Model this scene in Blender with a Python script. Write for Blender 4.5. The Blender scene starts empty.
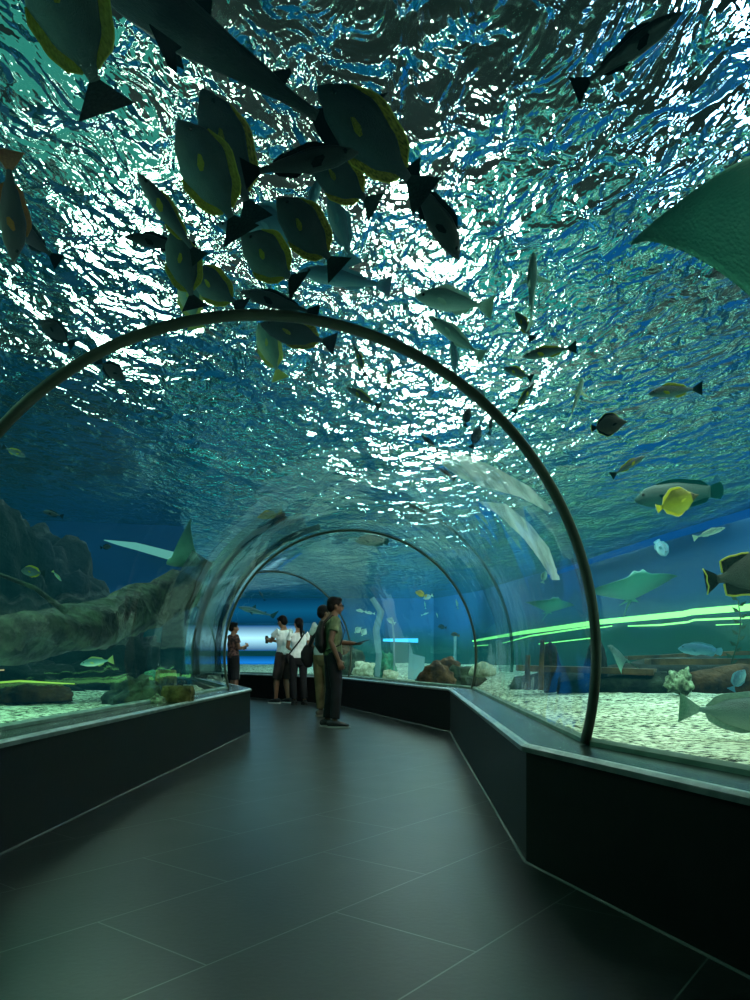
import bpy, bmesh, math, random
from mathutils import Vector, Matrix, noise
random.seed(7)
sc = bpy.context.scene
COL = sc.collection
F, HZ, CH = 740.0, 656.0, 0.95        # focal length in px, horizon row, eye height
ZS = 3.4                               # water level
R_T = 1.58                             # tunnel radius

def at(px, py, d):
    return Vector(((px - 375) / F * d, d, CH + (HZ - py) / F * d))

# ------------------------------------------------------------------ helpers
def link(o, parent=None):
    COL.objects.link(o)
    if parent is not None:
        o.parent = parent
    return o
def tag(o, label=None, cat=None, group=None, kind=None):
    if label: o['label'] = label
    if cat: o['category'] = cat
    if group: o['group'] = group
    if kind: o['kind'] = kind
    return o
def mesh_obj(name, verts, faces, mat=None, parent=None, smooth=True):
    me = bpy.data.meshes.new(name)
    me.from_pydata([tuple(v) for v in verts], [], faces)
    me.update()
    if smooth:
        me.polygons.foreach_set('use_smooth', [True] * len(me.polygons))
    if mat: me.materials.append(mat)
    return link(bpy.data.objects.new(name, me), parent)
def bm_obj(name, bm, mat=None, parent=None, smooth=True):
    bmesh.ops.recalc_face_normals(bm, faces=bm.faces)
    me = bpy.data.meshes.new(name)
    bm.to_mesh(me); bm.free()
    if smooth:
        me.polygons.foreach_set('use_smooth', [True] * len(me.polygons))
    if mat: me.materials.append(mat)
    return link(bpy.data.objects.new(name, me), parent)
def struct(o):
    o['kind'] = 'structure'; return o
def empty(name, loc=(0, 0, 0)):
    o = bpy.data.objects.new(name, None); o.location = loc
    o.empty_display_size = 0.1
    return link(o)

# ------------------------------------------------------------------ materials
def new_mat(name):
    m = bpy.data.materials.new(name); m.use_nodes = True
    nt = m.node_tree; nt.nodes.clear()
    out = nt.nodes.new('ShaderNodeOutputMaterial')
    return m, nt, out
def N(nt, t, **kw):
    n = nt.nodes.new(t)
    for k, v in kw.items():
        if k.startswith('i_'):
            key = k[2:]
            n.inputs[int(key) if key.isdigit() else key.replace('_', ' ')].default_value = v
        else: setattr(n, k, v)
    return n
def rgb(h):
    h = h.lstrip('#')
    c = [int(h[i:i+2], 16) / 255 for i in (0, 2, 4)]
    return tuple(x / 12.92 if x <= .04045 else ((x + .055) / 1.055) ** 2.4 for x in c) + (1,)
def principled(name, c1, c2=None, scale=8, rough=.6, metal=0, bump=0, bscale=None, spec=.5, detail=4, coords='Object', contrast=(.35, .65), coat=0):
    m, nt, out = new_mat(name)
    b = N(nt, 'ShaderNodeBsdfPrincipled')
    b.inputs['Roughness'].default_value = rough
    b.inputs['Metallic'].default_value = metal
    b.inputs['Specular IOR Level'].default_value = spec
    b.inputs['Coat Weight'].default_value = coat
    tc = N(nt, 'ShaderNodeTexCoord')
    nz = N(nt, 'ShaderNodeTexNoise'); nz.inputs['Scale'].default_value = scale; nz.inputs['Detail'].default_value = detail
    nt.links.new(tc.outputs[coords], nz.inputs['Vector'])
    cr = N(nt, 'ShaderNodeValToRGB')
    cr.color_ramp.elements[0].position, cr.color_ramp.elements[1].position = contrast
    cr.color_ramp.elements[0].color = rgb(c1); cr.color_ramp.elements[1].color = rgb(c2 or c1)
    nt.links.new(nz.outputs['Fac'], cr.inputs['Fac'])
    nt.links.new(cr.outputs['Color'], b.inputs['Base Color'])
    if bump:
        nb = N(nt, 'ShaderNodeTexNoise'); nb.inputs['Scale'].default_value = bscale or scale * 3; nb.inputs['Detail'].default_value = 5
        nt.links.new(tc.outputs[coords], nb.inputs['Vector'])
        bp = N(nt, 'ShaderNodeBump'); bp.inputs['Strength'].default_value = 1; bp.inputs['Distance'].default_value = bump
        nt.links.new(nb.outputs['Fac'], bp.inputs['Height'])
        nt.links.new(bp.outputs['Normal'], b.inputs['Normal'])
    nt.links.new(b.outputs[0], out.inputs['Surface'])
    return m
def emission(name, c, s):
    m, nt, out = new_mat(name)
    e = N(nt, 'ShaderNodeEmission'); e.inputs['Color'].default_value = rgb(c) if isinstance(c, str) else c
    e.inputs['Strength'].default_value = s
    nt.links.new(e.outputs[0], out.inputs['Surface'])
    return m

# ------------------------------------------------------------------ tunnel path
P = [Vector((.98, -1.35)), Vector((-.553, 3.41)), Vector((-.31, 9.25)), Vector((-1.85, 13.8)), Vector((-5.0, 17.65)), Vector((-10.5, 19.9))]
SEG = [(P[i+1] - P[i]).normalized() for i in range(len(P) - 1)]
RIGHT = [Vector((SEG[0].y, -SEG[0].x)), Vector((1, 0)), Vector((1, 0)), None, None, Vector((SEG[-1].y, -SEG[-1].x))]
for k in (3, 4):
    t = (SEG[k-1] + SEG[k]).normalized(); RIGHT[k] = Vector((t.y, -t.x))
def off(k, o):                       # plan point at the k-th joint, offset o to the right
    return P[k] + RIGHT[k] * o
def path_dist(x, y):
    p = Vector((x, y)); best = 1e9
    for a, b in zip(P[:-1], P[1:]):
        ab = b - a; t = max(0, min(1, (p - a).dot(ab) / ab.dot(ab)))
        best = min(best, (a + ab * t - p).length)
    return best
def hull_profile(o, r, zb=-.05, n=28):
    a0 = math.asin((.54 - CH) / r)
    pts = [(r * math.cos(a0), zb)]
    for i in range(n + 1):
        a = a0 + (math.pi - 2 * a0) * i / n
        pts.append((r * math.cos(a), CH + r * math.sin(a)))
    pts.append((-r * math.cos(a0), zb))
    return pts
# ------------------------------------------------------------------ shared looks
M_FLOOR = None
def floor_material():
    m, nt, out = new_mat('slate_tile')
    tc = N(nt, 'ShaderNodeTexCoord'); mp = N(nt, 'ShaderNodeMapping', vector_type='TEXTURE')
    mp.inputs['Location'].default_value = (-.148, 2.746, 0)
    mp.inputs['Rotation'].default_value = (0, 0, math.radians(52))
    nt.links.new(tc.outputs['Object'], mp.inputs['Vector'])
    br = N(nt, 'ShaderNodeTexBrick'); br.offset = 0.5; br.squash = 1
    br.inputs['Scale'].default_value = 1; br.inputs['Brick Width'].default_value = 1.2; br.inputs['Row Height'].default_value = .6
    br.inputs['Mortar Size'].default_value = .0035; br.inputs['Mortar Smooth'].default_value = .3; br.inputs['Bias'].default_value = 0
    br.inputs['Color1'].default_value = rgb('#15191b'); br.inputs['Color2'].default_value = rgb('#1a1e1f'); br.inputs['Mortar'].default_value = rgb('#5d6360')
    nt.links.new(mp.outputs[0], br.inputs['Vector'])
    nz = N(nt, 'ShaderNodeTexNoise'); nz.inputs['Scale'].default_value = 3; nz.inputs['Detail'].default_value = 8
    nt.links.new(tc.outputs['Object'], nz.inputs['Vector'])
    mx = N(nt, 'ShaderNodeMix', data_type='RGBA', blend_type='MULTIPLY'); mx.inputs[0].default_value = .55
    mr = N(nt, 'ShaderNodeMapRange'); mr.inputs['From Min'].default_value = .3; mr.inputs['From Max'].default_value = .7; mr.inputs['To Min'].default_value = .5; mr.inputs['To Max'].default_value = 1.25
    nt.links.new(nz.outputs['Fac'], mr.inputs['Value'])
    nt.links.new(br.outputs['Color'], mx.inputs[6]); nt.links.new(mr.outputs[0], mx.inputs[7])
    b = N(nt, 'ShaderNodeBsdfPrincipled')
    b.inputs['Specular IOR Level'].default_value = .3
    nt.links.new(mx.outputs[2], b.inputs['Base Color'])
    r = N(nt, 'ShaderNodeMapRange'); r.inputs['To Min'].default_value = .27; r.inputs['To Max'].default_value = .34
    nt.links.new(nz.outputs['Fac'], r.inputs['Value']); nt.links.new(r.outputs[0], b.inputs['Roughness'])
    n2 = N(nt, 'ShaderNodeTexNoise'); n2.inputs['Scale'].default_value = 40; n2.inputs['Detail'].default_value = 4
    nt.links.new(tc.outputs['Object'], n2.inputs['Vector'])
    bp = N(nt, 'ShaderNodeBump'); bp.inputs['Distance'].default_value = .0005
    nt.links.new(n2.outputs['Fac'], bp.inputs['Height']); nt.links.new(bp.outputs[0], b.inputs['Normal'])
    nt.links.new(b.outputs[0], out.inputs['Surface'])
    return m
def acrylic_material():
    m, nt, out = new_mat('clear_acrylic')
    tr = N(nt, 'ShaderNodeBsdfTransparent'); tr.inputs['Color'].default_value = (.90, .96, .95, 1)
    gl = N(nt, 'ShaderNodeBsdfGlossy'); gl.inputs['Roughness'].default_value = .03
    tc = N(nt, 'ShaderNodeTexCoord')
    nz = N(nt, 'ShaderNodeTexNoise'); nz.inputs['Scale'].default_value = 1.3; nz.inputs['Detail'].default_value = 2
    nt.links.new(tc.outputs['Object'], nz.inputs['Vector'])
    bp = N(nt, 'ShaderNodeBump'); bp.inputs['Distance'].default_value = .012
    nt.links.new(nz.outputs['Fac'], bp.inputs['Height']); nt.links.new(bp.outputs[0], gl.inputs['Normal'])
    lw = N(nt, 'ShaderNodeNewGeometry')
    dt = N(nt, 'ShaderNodeVectorMath', operation='DOT_PRODUCT'); nt.links.new(lw.outputs['Normal'], dt.inputs[0]); nt.links.new(lw.outputs['Incoming'], dt.inputs[1])
    ab = N(nt, 'ShaderNodeMath', operation='ABSOLUTE'); nt.links.new(dt.outputs['Value'], ab.inputs[0])
    iv = N(nt, 'ShaderNodeMath', operation='SUBTRACT'); iv.inputs[0].default_value = 1; nt.links.new(ab.outputs[0], iv.inputs[1])
    pw = N(nt, 'ShaderNodeMath', operation='POWER'); pw.inputs[1].default_value = 5; nt.links.new(iv.outputs[0], pw.inputs[0])
    fr = N(nt, 'ShaderNodeMath', operation='MULTIPLY_ADD'); fr.inputs[1].default_value = .92; fr.inputs[2].default_value = .035; nt.links.new(pw.outputs[0], fr.inputs[0])
    mx = N(nt, 'ShaderNodeMixShader')
    ml = N(nt, 'ShaderNodeMath', operation='MULTIPLY'); ml.inputs[1].default_value = .9; ml.use_clamp = True
    nt.links.new(fr.outputs[0], ml.inputs[0]); nt.links.new(ml.outputs[0], mx.inputs[0])
    nt.links.new(tr.outputs[0], mx.inputs[1]); nt.links.new(gl.outputs[0], mx.inputs[2])
    nt.links.new(mx.outputs[0], out.inputs['Surface'])
    return m
def water_volume_material():
    m, nt, out = new_mat('sea_water')
    tr = N(nt, 'ShaderNodeBsdfTransparent'); nt.links.new(tr.outputs[0], out.inputs['Surface'])
    ab = N(nt, 'ShaderNodeVolumeAbsorption'); ab.inputs['Color'].default_value = WATER_ABS; ab.inputs['Density'].default_value = WATER_DEN
    em = N(nt, 'ShaderNodeEmission'); em.inputs['Color'].default_value = WATER_EM; em.inputs['Strength'].default_value = WATER_EMS
    ad = N(nt, 'ShaderNodeAddShader')
    nt.links.new(ab.outputs[0], ad.inputs[0]); nt.links.new(em.outputs[0], ad.inputs[1])
    nt.links.new(ad.outputs[0], out.inputs['Volume'])
    return m
WATER_ABS = (.30, .72, .80, 1); WATER_DEN = .085
WATER_EM = (.02, .46, .55, 1); WATER_EMS = .0056  # water glows faintly, imitating a haze of scattered light
def surface_material():
    m, nt, out = new_mat('rippling_water_surface')
    tc = N(nt, 'ShaderNodeTexCoord')
    n0 = N(nt, 'ShaderNodeTexNoise'); n0.inputs['Scale'].default_value = .8; n0.inputs['Detail'].default_value = 2; n0.inputs['Distortion'].default_value = .6
    n1 = N(nt, 'ShaderNodeTexNoise'); n1.inputs['Scale'].default_value = 5.2; n1.inputs['Detail'].default_value = 3; n1.inputs['Distortion'].default_value = .8
    n2 = N(nt, 'ShaderNodeTexNoise'); n2.inputs['Scale'].default_value = 15; n2.inputs['Detail'].default_value = 2; n2.inputs['Distortion'].default_value = .3
    mp = N(nt, 'ShaderNodeMapping'); mp.inputs['Rotation'].default_value = (0, 0, .6); mp.inputs['Scale'].default_value = (1, .55, 1)
    nt.links.new(tc.outputs['Object'], mp.inputs['Vector'])
    for n in (n0, n1, n2): nt.links.new(mp.outputs[0], n.inputs['Vector'])
    s = None
    for n, w in ((n0, .34), (n1, .11), (n2, .024)):
        k = N(nt, 'ShaderNodeMath', operation='MULTIPLY'); k.inputs[1].default_value = w
        nt.links.new(n.outputs['Fac'], k.inputs[0])
        if s is None: s = k
        else:
            a = N(nt, 'ShaderNodeMath', operation='ADD'); nt.links.new(s.outputs[0], a.inputs[0]); nt.links.new(k.outputs[0], a.inputs[1]); s = a
    bp = N(nt, 'ShaderNodeBump'); bp.inputs['Distance'].default_value = SURF_B; bp.inputs['Strength'].default_value = 1
    nt.links.new(s.outputs[0], bp.inputs['Height'])
    rf = N(nt, 'ShaderNodeBsdfRefraction'); rf.inputs['IOR'].default_value = SURF_IOR; rf.inputs['Roughness'].default_value = .0
    rf.inputs['Color'].default_value = (.80, .97, 1, 1)
    gl = N(nt, 'ShaderNodeBsdfGlass'); gl.inputs['IOR'].default_value = SURF_IOR; gl.inputs['Roughness'].default_value = 0
    gl.inputs['Color'].default_value = (.78, 1, .94, 1)
    nt.links.new(bp.outputs[0], gl.inputs['Normal'])
    nt.links.new(gl.outputs[0], out.inputs['Surface'])
    return m
SURF_B = 1.3; SURF_IOR = 1.13

M_BLACK = principled('black_panel', '#060707', '#030404', 3, .5, spec=.3, bump=.0006, bscale=30)
M_LEDGE = principled('dark_ledge_top', '#16201f', '#1f2b2a', 5, .22, bump=.0008, bscale=12)
M_TRIM = principled('brushed_edge_trim', '#8d9897', '#b5bdbb', 10, .3, metal=.8)
M_BASE = principled('dull_grout_line', '#4b524f', None, 6, .6)
M_SEAL = principled('grey_sealant', '#7f9a8c', '#5f7a6c', 6, .5)
M_RIB = principled('dark_rib_metal', '#44463c', '#525447', 4, .5)
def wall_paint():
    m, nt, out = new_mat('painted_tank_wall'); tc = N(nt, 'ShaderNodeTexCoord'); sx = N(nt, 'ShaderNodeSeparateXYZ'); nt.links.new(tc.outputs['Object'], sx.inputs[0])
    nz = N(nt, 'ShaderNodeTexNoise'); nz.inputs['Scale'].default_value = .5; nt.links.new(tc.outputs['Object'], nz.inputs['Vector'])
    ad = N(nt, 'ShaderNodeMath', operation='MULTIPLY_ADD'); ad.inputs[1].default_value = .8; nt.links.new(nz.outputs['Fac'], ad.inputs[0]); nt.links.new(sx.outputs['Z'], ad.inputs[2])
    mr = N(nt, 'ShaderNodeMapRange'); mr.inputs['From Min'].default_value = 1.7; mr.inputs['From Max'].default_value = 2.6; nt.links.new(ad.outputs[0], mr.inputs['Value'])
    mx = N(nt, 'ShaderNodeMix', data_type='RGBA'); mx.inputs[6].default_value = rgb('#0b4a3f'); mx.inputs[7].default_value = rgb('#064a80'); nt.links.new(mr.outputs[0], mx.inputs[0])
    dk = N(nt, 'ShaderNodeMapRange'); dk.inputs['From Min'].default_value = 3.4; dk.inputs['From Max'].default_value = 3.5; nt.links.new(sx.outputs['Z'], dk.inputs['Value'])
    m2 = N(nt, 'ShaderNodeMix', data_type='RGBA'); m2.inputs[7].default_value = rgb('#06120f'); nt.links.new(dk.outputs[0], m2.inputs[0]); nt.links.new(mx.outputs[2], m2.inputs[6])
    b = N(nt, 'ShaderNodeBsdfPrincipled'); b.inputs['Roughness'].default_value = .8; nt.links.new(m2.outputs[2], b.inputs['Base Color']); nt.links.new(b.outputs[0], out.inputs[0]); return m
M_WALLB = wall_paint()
def sand_material():
    m, nt, out = new_mat('crushed_coral_sand'); tc = N(nt, 'ShaderNodeTexCoord')
    vo = N(nt, 'ShaderNodeTexVoronoi'); vo.inputs['Scale'].default_value = 17; vo.inputs['Randomness'].default_value = 1
    nz = N(nt, 'ShaderNodeTexNoise'); nz.inputs['Scale'].default_value = 19; nz.inputs['Detail'].default_value = 3; nz.inputs['Roughness'].default_value = .7
    n3 = N(nt, 'ShaderNodeTexNoise'); n3.inputs['Scale'].default_value = 1.6
    for q in (vo, nz, n3): nt.links.new(tc.outputs['Object'], q.inputs['Vector'])
    cr = N(nt, 'ShaderNodeValToRGB'); e = cr.color_ramp.elements; e[0].position = .42; e[0].color = rgb('#1f2c24'); e[1].position = .56; e[1].color = rgb('#f4f6dc'); k = e.new(.48); k.color = rgb('#b9c2a0')
    nt.links.new(nz.outputs['Fac'], cr.inputs[0])
    mx = N(nt, 'ShaderNodeMix', data_type='RGBA', blend_type='MULTIPLY'); mx.inputs[0].default_value = .45
    c2 = N(nt, 'ShaderNodeValToRGB'); c2.color_ramp.elements[0].position = .35; c2.color_ramp.elements[1].position = .6; c2.color_ramp.elements[0].color = rgb('#8fa48a'); c2.color_ramp.elements[1].color = (1, 1, 1, 1)
    nt.links.new(n3.outputs['Fac'], c2.inputs[0]); nt.links.new(cr.outputs[0], mx.inputs[6]); nt.links.new(c2.outputs[0], mx.inputs[7])
    b = N(nt, 'ShaderNodeBsdfPrincipled'); b.inputs['Roughness'].default_value = .95; nt.links.new(mx.outputs[2], b.inputs['Base Color'])
    ad = N(nt, 'ShaderNodeMath', operation='ADD'); nt.links.new(vo.outputs['Distance'], ad.inputs[0]); nt.links.new(nz.outputs['Fac'], ad.inputs[1])
    bp = N(nt, 'ShaderNodeBump'); bp.inputs['Distance'].default_value = .03; nt.links.new(ad.outputs[0], bp.inputs['Height']); nt.links.new(bp.outputs[0], b.inputs['Normal'])
    nt.links.new(b.outputs[0], out.inputs[0]); return m
M_SAND = sand_material()
M_ACR = acrylic_material()

# ------------------------------------------------------------------ walkway floor
n = len(P)
vs, fs = [], []
for k in range(n):
    for o in (-1.3, 1.3):
        q = off(k, o); vs.append((q.x, q.y, 0))
for k in range(n - 1):
    fs.append((2*k, 2*k+1, 2*k+3, 2*k+2))
fl = struct(mesh_obj('floor', vs, fs, floor_material(), smooth=False))

# ------------------------------------------------------------------ low black walls each side of the walkway
def sweep(prof, name, mat, closed=True, smooth=False, ks=None):
    """prof: list of (offset, z) corners, swept along the joints of the path"""
    ks = ks or range(len(P)); vs, fs = [], []; m = len(prof)
    for k in ks:
        for (o, z) in prof:
            q = off(k, o); vs.append((q.x, q.y, z))
    for i in range(len(ks) - 1):
        for j in range(m if closed else m - 1):
            a, b = i*m + j, i*m + (j+1) % m
            fs.append((a, b, b + m, a + m))
    if closed:
        fs.append(tuple(range(m))[::-1]); fs.append(tuple((len(ks)-1)*m + j for j in range(m)))
    o = mesh_obj(name, vs, fs, mat, smooth=smooth)
    bm = bmesh.new(); bm.from_mesh(o.data); bmesh.ops.recalc_face_normals(bm, faces=bm.faces); bm.to_mesh(o.data); bm.free()
    return o
for s, side in ((-1, 'left'), (1, 'right')):
    struct(sweep([(s*1.25, 0), (s*1.25, .515), (s*1.60, .515), (s*1.60, 0)], 'wall_' + side, M_BLACK))
    struct(sweep([(s*1.235, .515), (s*1.24, .54), (s*1.60, .54), (s*1.60, .515)], 'trim_%d' % (1 if s < 0 else 2), M_LEDGE))
    struct(sweep([(s*1.228, .512), (s*1.228, .534), (s*1.246, .546), (s*1.262, .546), (s*1.262, .5401), (s*1.238, .538), (s*1.238, .512)], 'trim_%d' % (3 if s < 0 else 4), M_TRIM))
    struct(sweep([(s*1.525, .5405), (s*1.525, .56), (s*1.548, .575), (s*1.548, .5405)], 'trim_%d' % (5 if s < 0 else 6), M_SEAL))
    struct(sweep([(s*1.249, .0), (s*1.249, .006), (s*1.238, .0)], 'baseboard_' + side, M_BASE))

# ------------------------------------------------------------------ clear vaults between the joints
def vault(k, r, nseg=48, sub=1):
    a0 = math.asin((.54 - CH) / r); vs, fs = [], []
    for i in range(nseg + 1):
        a = a0 + (math.pi - 2*a0) * i / nseg
        for kk in (k, k+1):
            q = off(kk, r * math.cos(a)); vs.append((q.x, q.y, CH + r * math.sin(a)))
    for i in range(nseg):
        fs.append((2*i, 2*i+2, 2*i+3, 2*i+1))
    return vs, fs
for k in range(n - 1):
    vs, fs = vault(k, R_T)
    struct(mesh_obj('window_%d' % (k+1), vs, fs, M_ACR))

# ------------------------------------------------------------------ body of water with the tunnel as a hollow
XL, XR, YB, YF, ZB = -17.0, 13.5, -5.0, 33.0, -.3
bm = bmesh.new()
bx = [bm.verts.new((x, y, z)) for x in (XL, XR) for y in (YB, YF) for z in (ZB, ZS)]
for f in ((0,1,3,2), (4,6,7,5), (0,4,5,1), (2,3,7,6), (0,2,6,4), (1,5,7,3)): bm.faces.new([bx[i] for i in f])
bmesh.ops.recalc_face_normals(bm, faces=bm.faces)
prof = hull_profile(0, R_T + .02); m = len(prof); rows = []
for k in range(n):
    rows.append([bm.verts.new((*off(k, o), z)) for (o, z) in prof])
tf = []
for i in range(n - 1):
    for j in range(m):
        tf.append(bm.faces.new((rows[i][j], rows[i][(j+1) % m], rows[i+1][(j+1) % m], rows[i+1][j])))
tf.append(bm.faces.new(rows[0][::-1])); tf.append(bm.faces.new(rows[-1]))
bmesh.ops.recalc_face_normals(bm, faces=tf)
bmesh.ops.reverse_faces(bm, faces=tf)
me = bpy.data.meshes.new('water'); bm.to_mesh(me); bm.free(); me.materials.append(water_volume_material())
water = link(bpy.data.objects.new('water', me)); struct(water)

# rippling surface just above it
vs = [(XL, YB, ZS+.005), (XR, YB, ZS+.005), (XR, YF, ZS+.005), (XL, YF, ZS+.005)]
surf = struct(mesh_obj('water_surface', vs, [(0, 1, 2, 3)], surface_material(), smooth=False))

# ------------------------------------------------------------------ tank walls (plan polyline) and ends
wall_line = [(10.5, -4.5), (8.6, 4), (6.35, 12.5), (3.9, 28), (2.5, 31.5), (-15.5, 31.5), (-15.5, 17.5), (-3.62, 14.0), (-6.9, 13.2), (-6.9, 8), (-6.9, -4.5)]
names = ['wall_right_front', 'wall_right_middle', 'wall_right_far', 'wall_far_corner', 'wall_far', 'wall_left_far', 'wall_left_bend', 'wall_left_middle', 'wall_left_near', 'wall_left_front', 'wall_behind']
for i, nm in enumerate(names):
    a, b = wall_line[i], wall_line[(i+1) % len(wall_line)]
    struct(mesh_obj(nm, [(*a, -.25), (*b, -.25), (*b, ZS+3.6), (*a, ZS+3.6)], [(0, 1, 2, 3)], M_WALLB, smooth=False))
for k, nm in ((0, 'wall_tunnel_entrance'), (n-1, 'wall_tunnel_end')):
    pr = hull_profile(0, R_T - .005, 0)
    struct(mesh_obj(nm, [(*(off(k, o) + (SEG[0] if k == 0 else -SEG[-1]) * .01), z) for o, z in pr], [tuple(range(len(pr)))], M_BLACK, smooth=False))

# ------------------------------------------------------------------ sand bed
def sand_z(x, y):
    z = .47 + .05 * noise.noise((x*.5, y*.5, 1)) + .02 * noise.noise((x*2.1, y*2.1, 5))
    d = path_dist(x, y)
    z += min(.16, max(0, (d - 2.0)) * .02)
    return min(z, .50) if d < 1.9 else z
st = .125
nx = int((10.6 + 15.6) / st); ny = int(36 / st)
vs, fs = [], []
for j in range(ny + 1):
    for i in range(nx + 1):
        x, y = -15.55 + i * st, -4.45 + j * st
        d = path_dist(x, y) if (abs(x) < 12) else 9
        vs.append((x, y, -.02 if d < 1.42 else sand_z(x, y) + (.014 * noise.noise((x*9, y*9, 2)) if d > 1.75 else 0)))
for j in range(ny):
    for i in range(nx):
        a = j * (nx+1) + i
        if all(vs[q][2] < 0 for q in (a, a+1, a+nx+2, a+nx+1)): continue
        fs.append((a, a+1, a+nx+2, a+nx+1))
sand = mesh_obj('sand', vs, fs, M_SAND); sand['kind'] = 'structure'; sand['label'] = 'pale crushed coral sand bed of the tank'

# ------------------------------------------------------------------ ribs
def rib(k, r=R_T - .008, w=.05, t=.028, mat=None):
    """arched joint cover: rounded-rect section bent round the vault at joint k"""
    a0 = math.asin((.545 - CH) / r); ns = 72; vs, fs = [], []
    rt = RIGHT[k]; fw = Vector((-rt.y, rt.x))
    sec = []
    for i in range(12):
        c, s_ = math.cos(i*math.tau/12), math.sin(i*math.tau/12)
        sec.append((t/2*math.copysign(abs(c)**.6, c), w/2*math.copysign(abs(s_)**.6, s_)))
    for i in range(ns + 1):
        a = a0 + (math.pi - 2*a0)*i/ns
        for (dr, df) in sec:
            q = P[k] + rt*((r+dr)*math.cos(a)) + fw*df
            vs.append((q.x, q.y, CH + (r+dr)*math.sin(a)))
    m = len(sec)
    for i in range(ns):
        for j in range(m):
            fs.append((i*m+j, i*m+(j+1) % m, (i+1)*m+(j+1) % m, (i+1)*m+j))
    fs.append(tuple(range(m))[::-1]); fs.append(tuple(ns*m + j for j in range(m)))
    return mesh_obj('tunnel_rib', vs, fs, mat or M_RIB)
# ------------------------------------------------------------------ things, lamps and added fills above the water
def quad(name, c, sx, sy, z, mat, rz=0):
    ca, sa = math.cos(rz), math.sin(rz)
    pts = [(-sx/2, -sy/2), (sx/2, -sy/2), (sx/2, sy/2), (-sx/2, sy/2)]
    return mesh_obj(name, [(c[0]+x*ca-y*sa, c[1]+x*sa+y*ca, z) for x, y in pts], [(3, 2, 1, 0)], mat, smooth=False)
M_DAY = emission('teal_fill_glow', (.03, .50, .50, 1), 1.2)  # glow for unseen wall panels, added to turn the ripples teal
M_GREENFILL = emission('green_fill_glow', (.10, .62, .52, 1), .9)
M_WHITE = emission('white_flood_panel', (1, .97, .88, 1), 55.0)
M_WARM = emission('warm_flood_panel', (.95, 1, .85, 1), 16.0)
M_VIOLET = emission('violet_flood_panel', (.5, .65, 1, 1), 26.0)
def vpanel(name, a, b, z0, z1, mat, label, group=None):
    o = mesh_obj(name, [(*a, z0), (*b, z0), (*b, z1), (*a, z1)], [(0, 1, 2, 3)], mat, smooth=False)
    return tag(o, label, 'light', group)
struct(quad('ceiling', (-2.5, 13.5), 30, 38, ZS + 3.5, principled('hall_ceiling', '#050d12', '#081820', .5, .9)))
def flood(c, sx, sy, mat, rz=0):
    return tag(quad('flood_light', c, sx, sy, ZS + 3.48, mat, rz), 'flood light above the water that breaks up into white glitter', 'light', 'flood lights above the water')
tag(vpanel('flood_light', (.6, 27), (3.0, 27), ZS + .3, ZS + 3.4, M_WHITE, 'flood light above the water that breaks up into white glitter'), group='flood lights above the water')
flood((1.2, 14.6), 1.0, 3.6, M_WHITE)
for x, y, sx, sy in [(-2.6, 10.8, .7, .7), (-4.4, 10.5, .5, .5), (-3.4, 12.9, .7, 1.0), (-1.9, 16.5, .9, 1.6), (-1.2, 12.6, .5, .7)]:
    flood((x, y), sx, sy, M_WARM)
flood((5.3, 9.2), 1.6, 1.9, M_VIOLET)
flood((5.0, 12.2), .5, 1.0, M_VIOLET)
tag(quad('fill_panel', (3.2, 17.5), 4.0, 8, ZS + 3.48, emission('dim_teal_fill', (.02, .38, .36, 1), .7)), 'dim teal fill panel added above the water at right', 'fill_panel')  # unseen overhead panels, added to tint the ripples
tag(quad('fill_panel', (-4.0, 10.5), 2.6, 5.5, ZS + 3.48, emission('dim_green_fill', (.06, .42, .34, 1), .6)), 'dim green fill panel added above the water at left', 'fill_panel')
tag(vpanel('flood_light', (-5.3, 13.52), (-3.7, 13.92), ZS + 1.3, ZS + 3.45, M_WARM, ''), 'flood light on the hall wall that glitters on the water at upper left', 'light')
vpanel('wall_glow_panel', (8.6, 6.5), (4.2, 27), ZS + .1, ZS + 3.2, M_DAY, 'broad teal glow added on the hall wall above the water at right')  # unseen glowing panels, added to tint the ripples
vpanel('wall_glow_panel', (-6.8, 7.5), (-6.8, 12.4), ZS + .15, ZS + 2.6, M_GREENFILL, 'green glow added on the hall wall above the water at left')
vpanel('wall_glow_panel', (-13, 30.5), (.4, 30.5), ZS + .15, ZS + 2.0, M_DAY, 'teal glow added on the far hall wall')
def area(name, loc, size, power, color, rot=(0, 0, 0), spread=180):
    l = bpy.data.lights.new(name, 'AREA'); l.shape = 'RECTANGLE'; l.size, l.size_y = size; l.energy = power; l.color = color; l.spread = math.radians(spread)
    o = bpy.data.objects.new(name, l); o.location = loc; o.rotation_euler = rot; return link(o)
area('tank_fill', (4, 8, ZS-.1), (5, 10), 330, (.66, 1, .70))  # unseen lights under the surface, standing in for blocked overhead light
area('tank_fill', (-3.6, 5.5, ZS-.1), (1.4, 8), 130, (.35, 1, .62))
area('tank_fill', (-1, 22, ZS-.1), (10, 12), 260, (.55, .95, 1))
area('tank_fill', (1.5, 15, ZS-.1), (5, 8), 90, (.75, 1, .75))
area('tank_fill', (2.6, 5.3, ZS-.15), (1.6, 4.5), 55, (.95, 1, .78), spread=110)  # added to brighten the sand at right
area('tank_fill', (-3.4, 4.6, ZS-.15), (1.2, 3.5), 38, (.55, 1, .62), spread=110)  # added to light the sand at left greener
area('up_fill', (2.4, 2.6, .8), (1, 1.4), 26, (.45, 1, .75), rot=(math.pi, 0, 0))  # unseen upward fills, added to brighten fish and ray from below
area('up_fill', (3.6, 7, .75), (4, 9), 55, (.45, 1, .85), rot=(math.pi, 0, 0))
area('up_fill', (-3.4, 5.5, .75), (2, 9), 60, (.45, 1, .85), rot=(math.pi, 0, 0))
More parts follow.
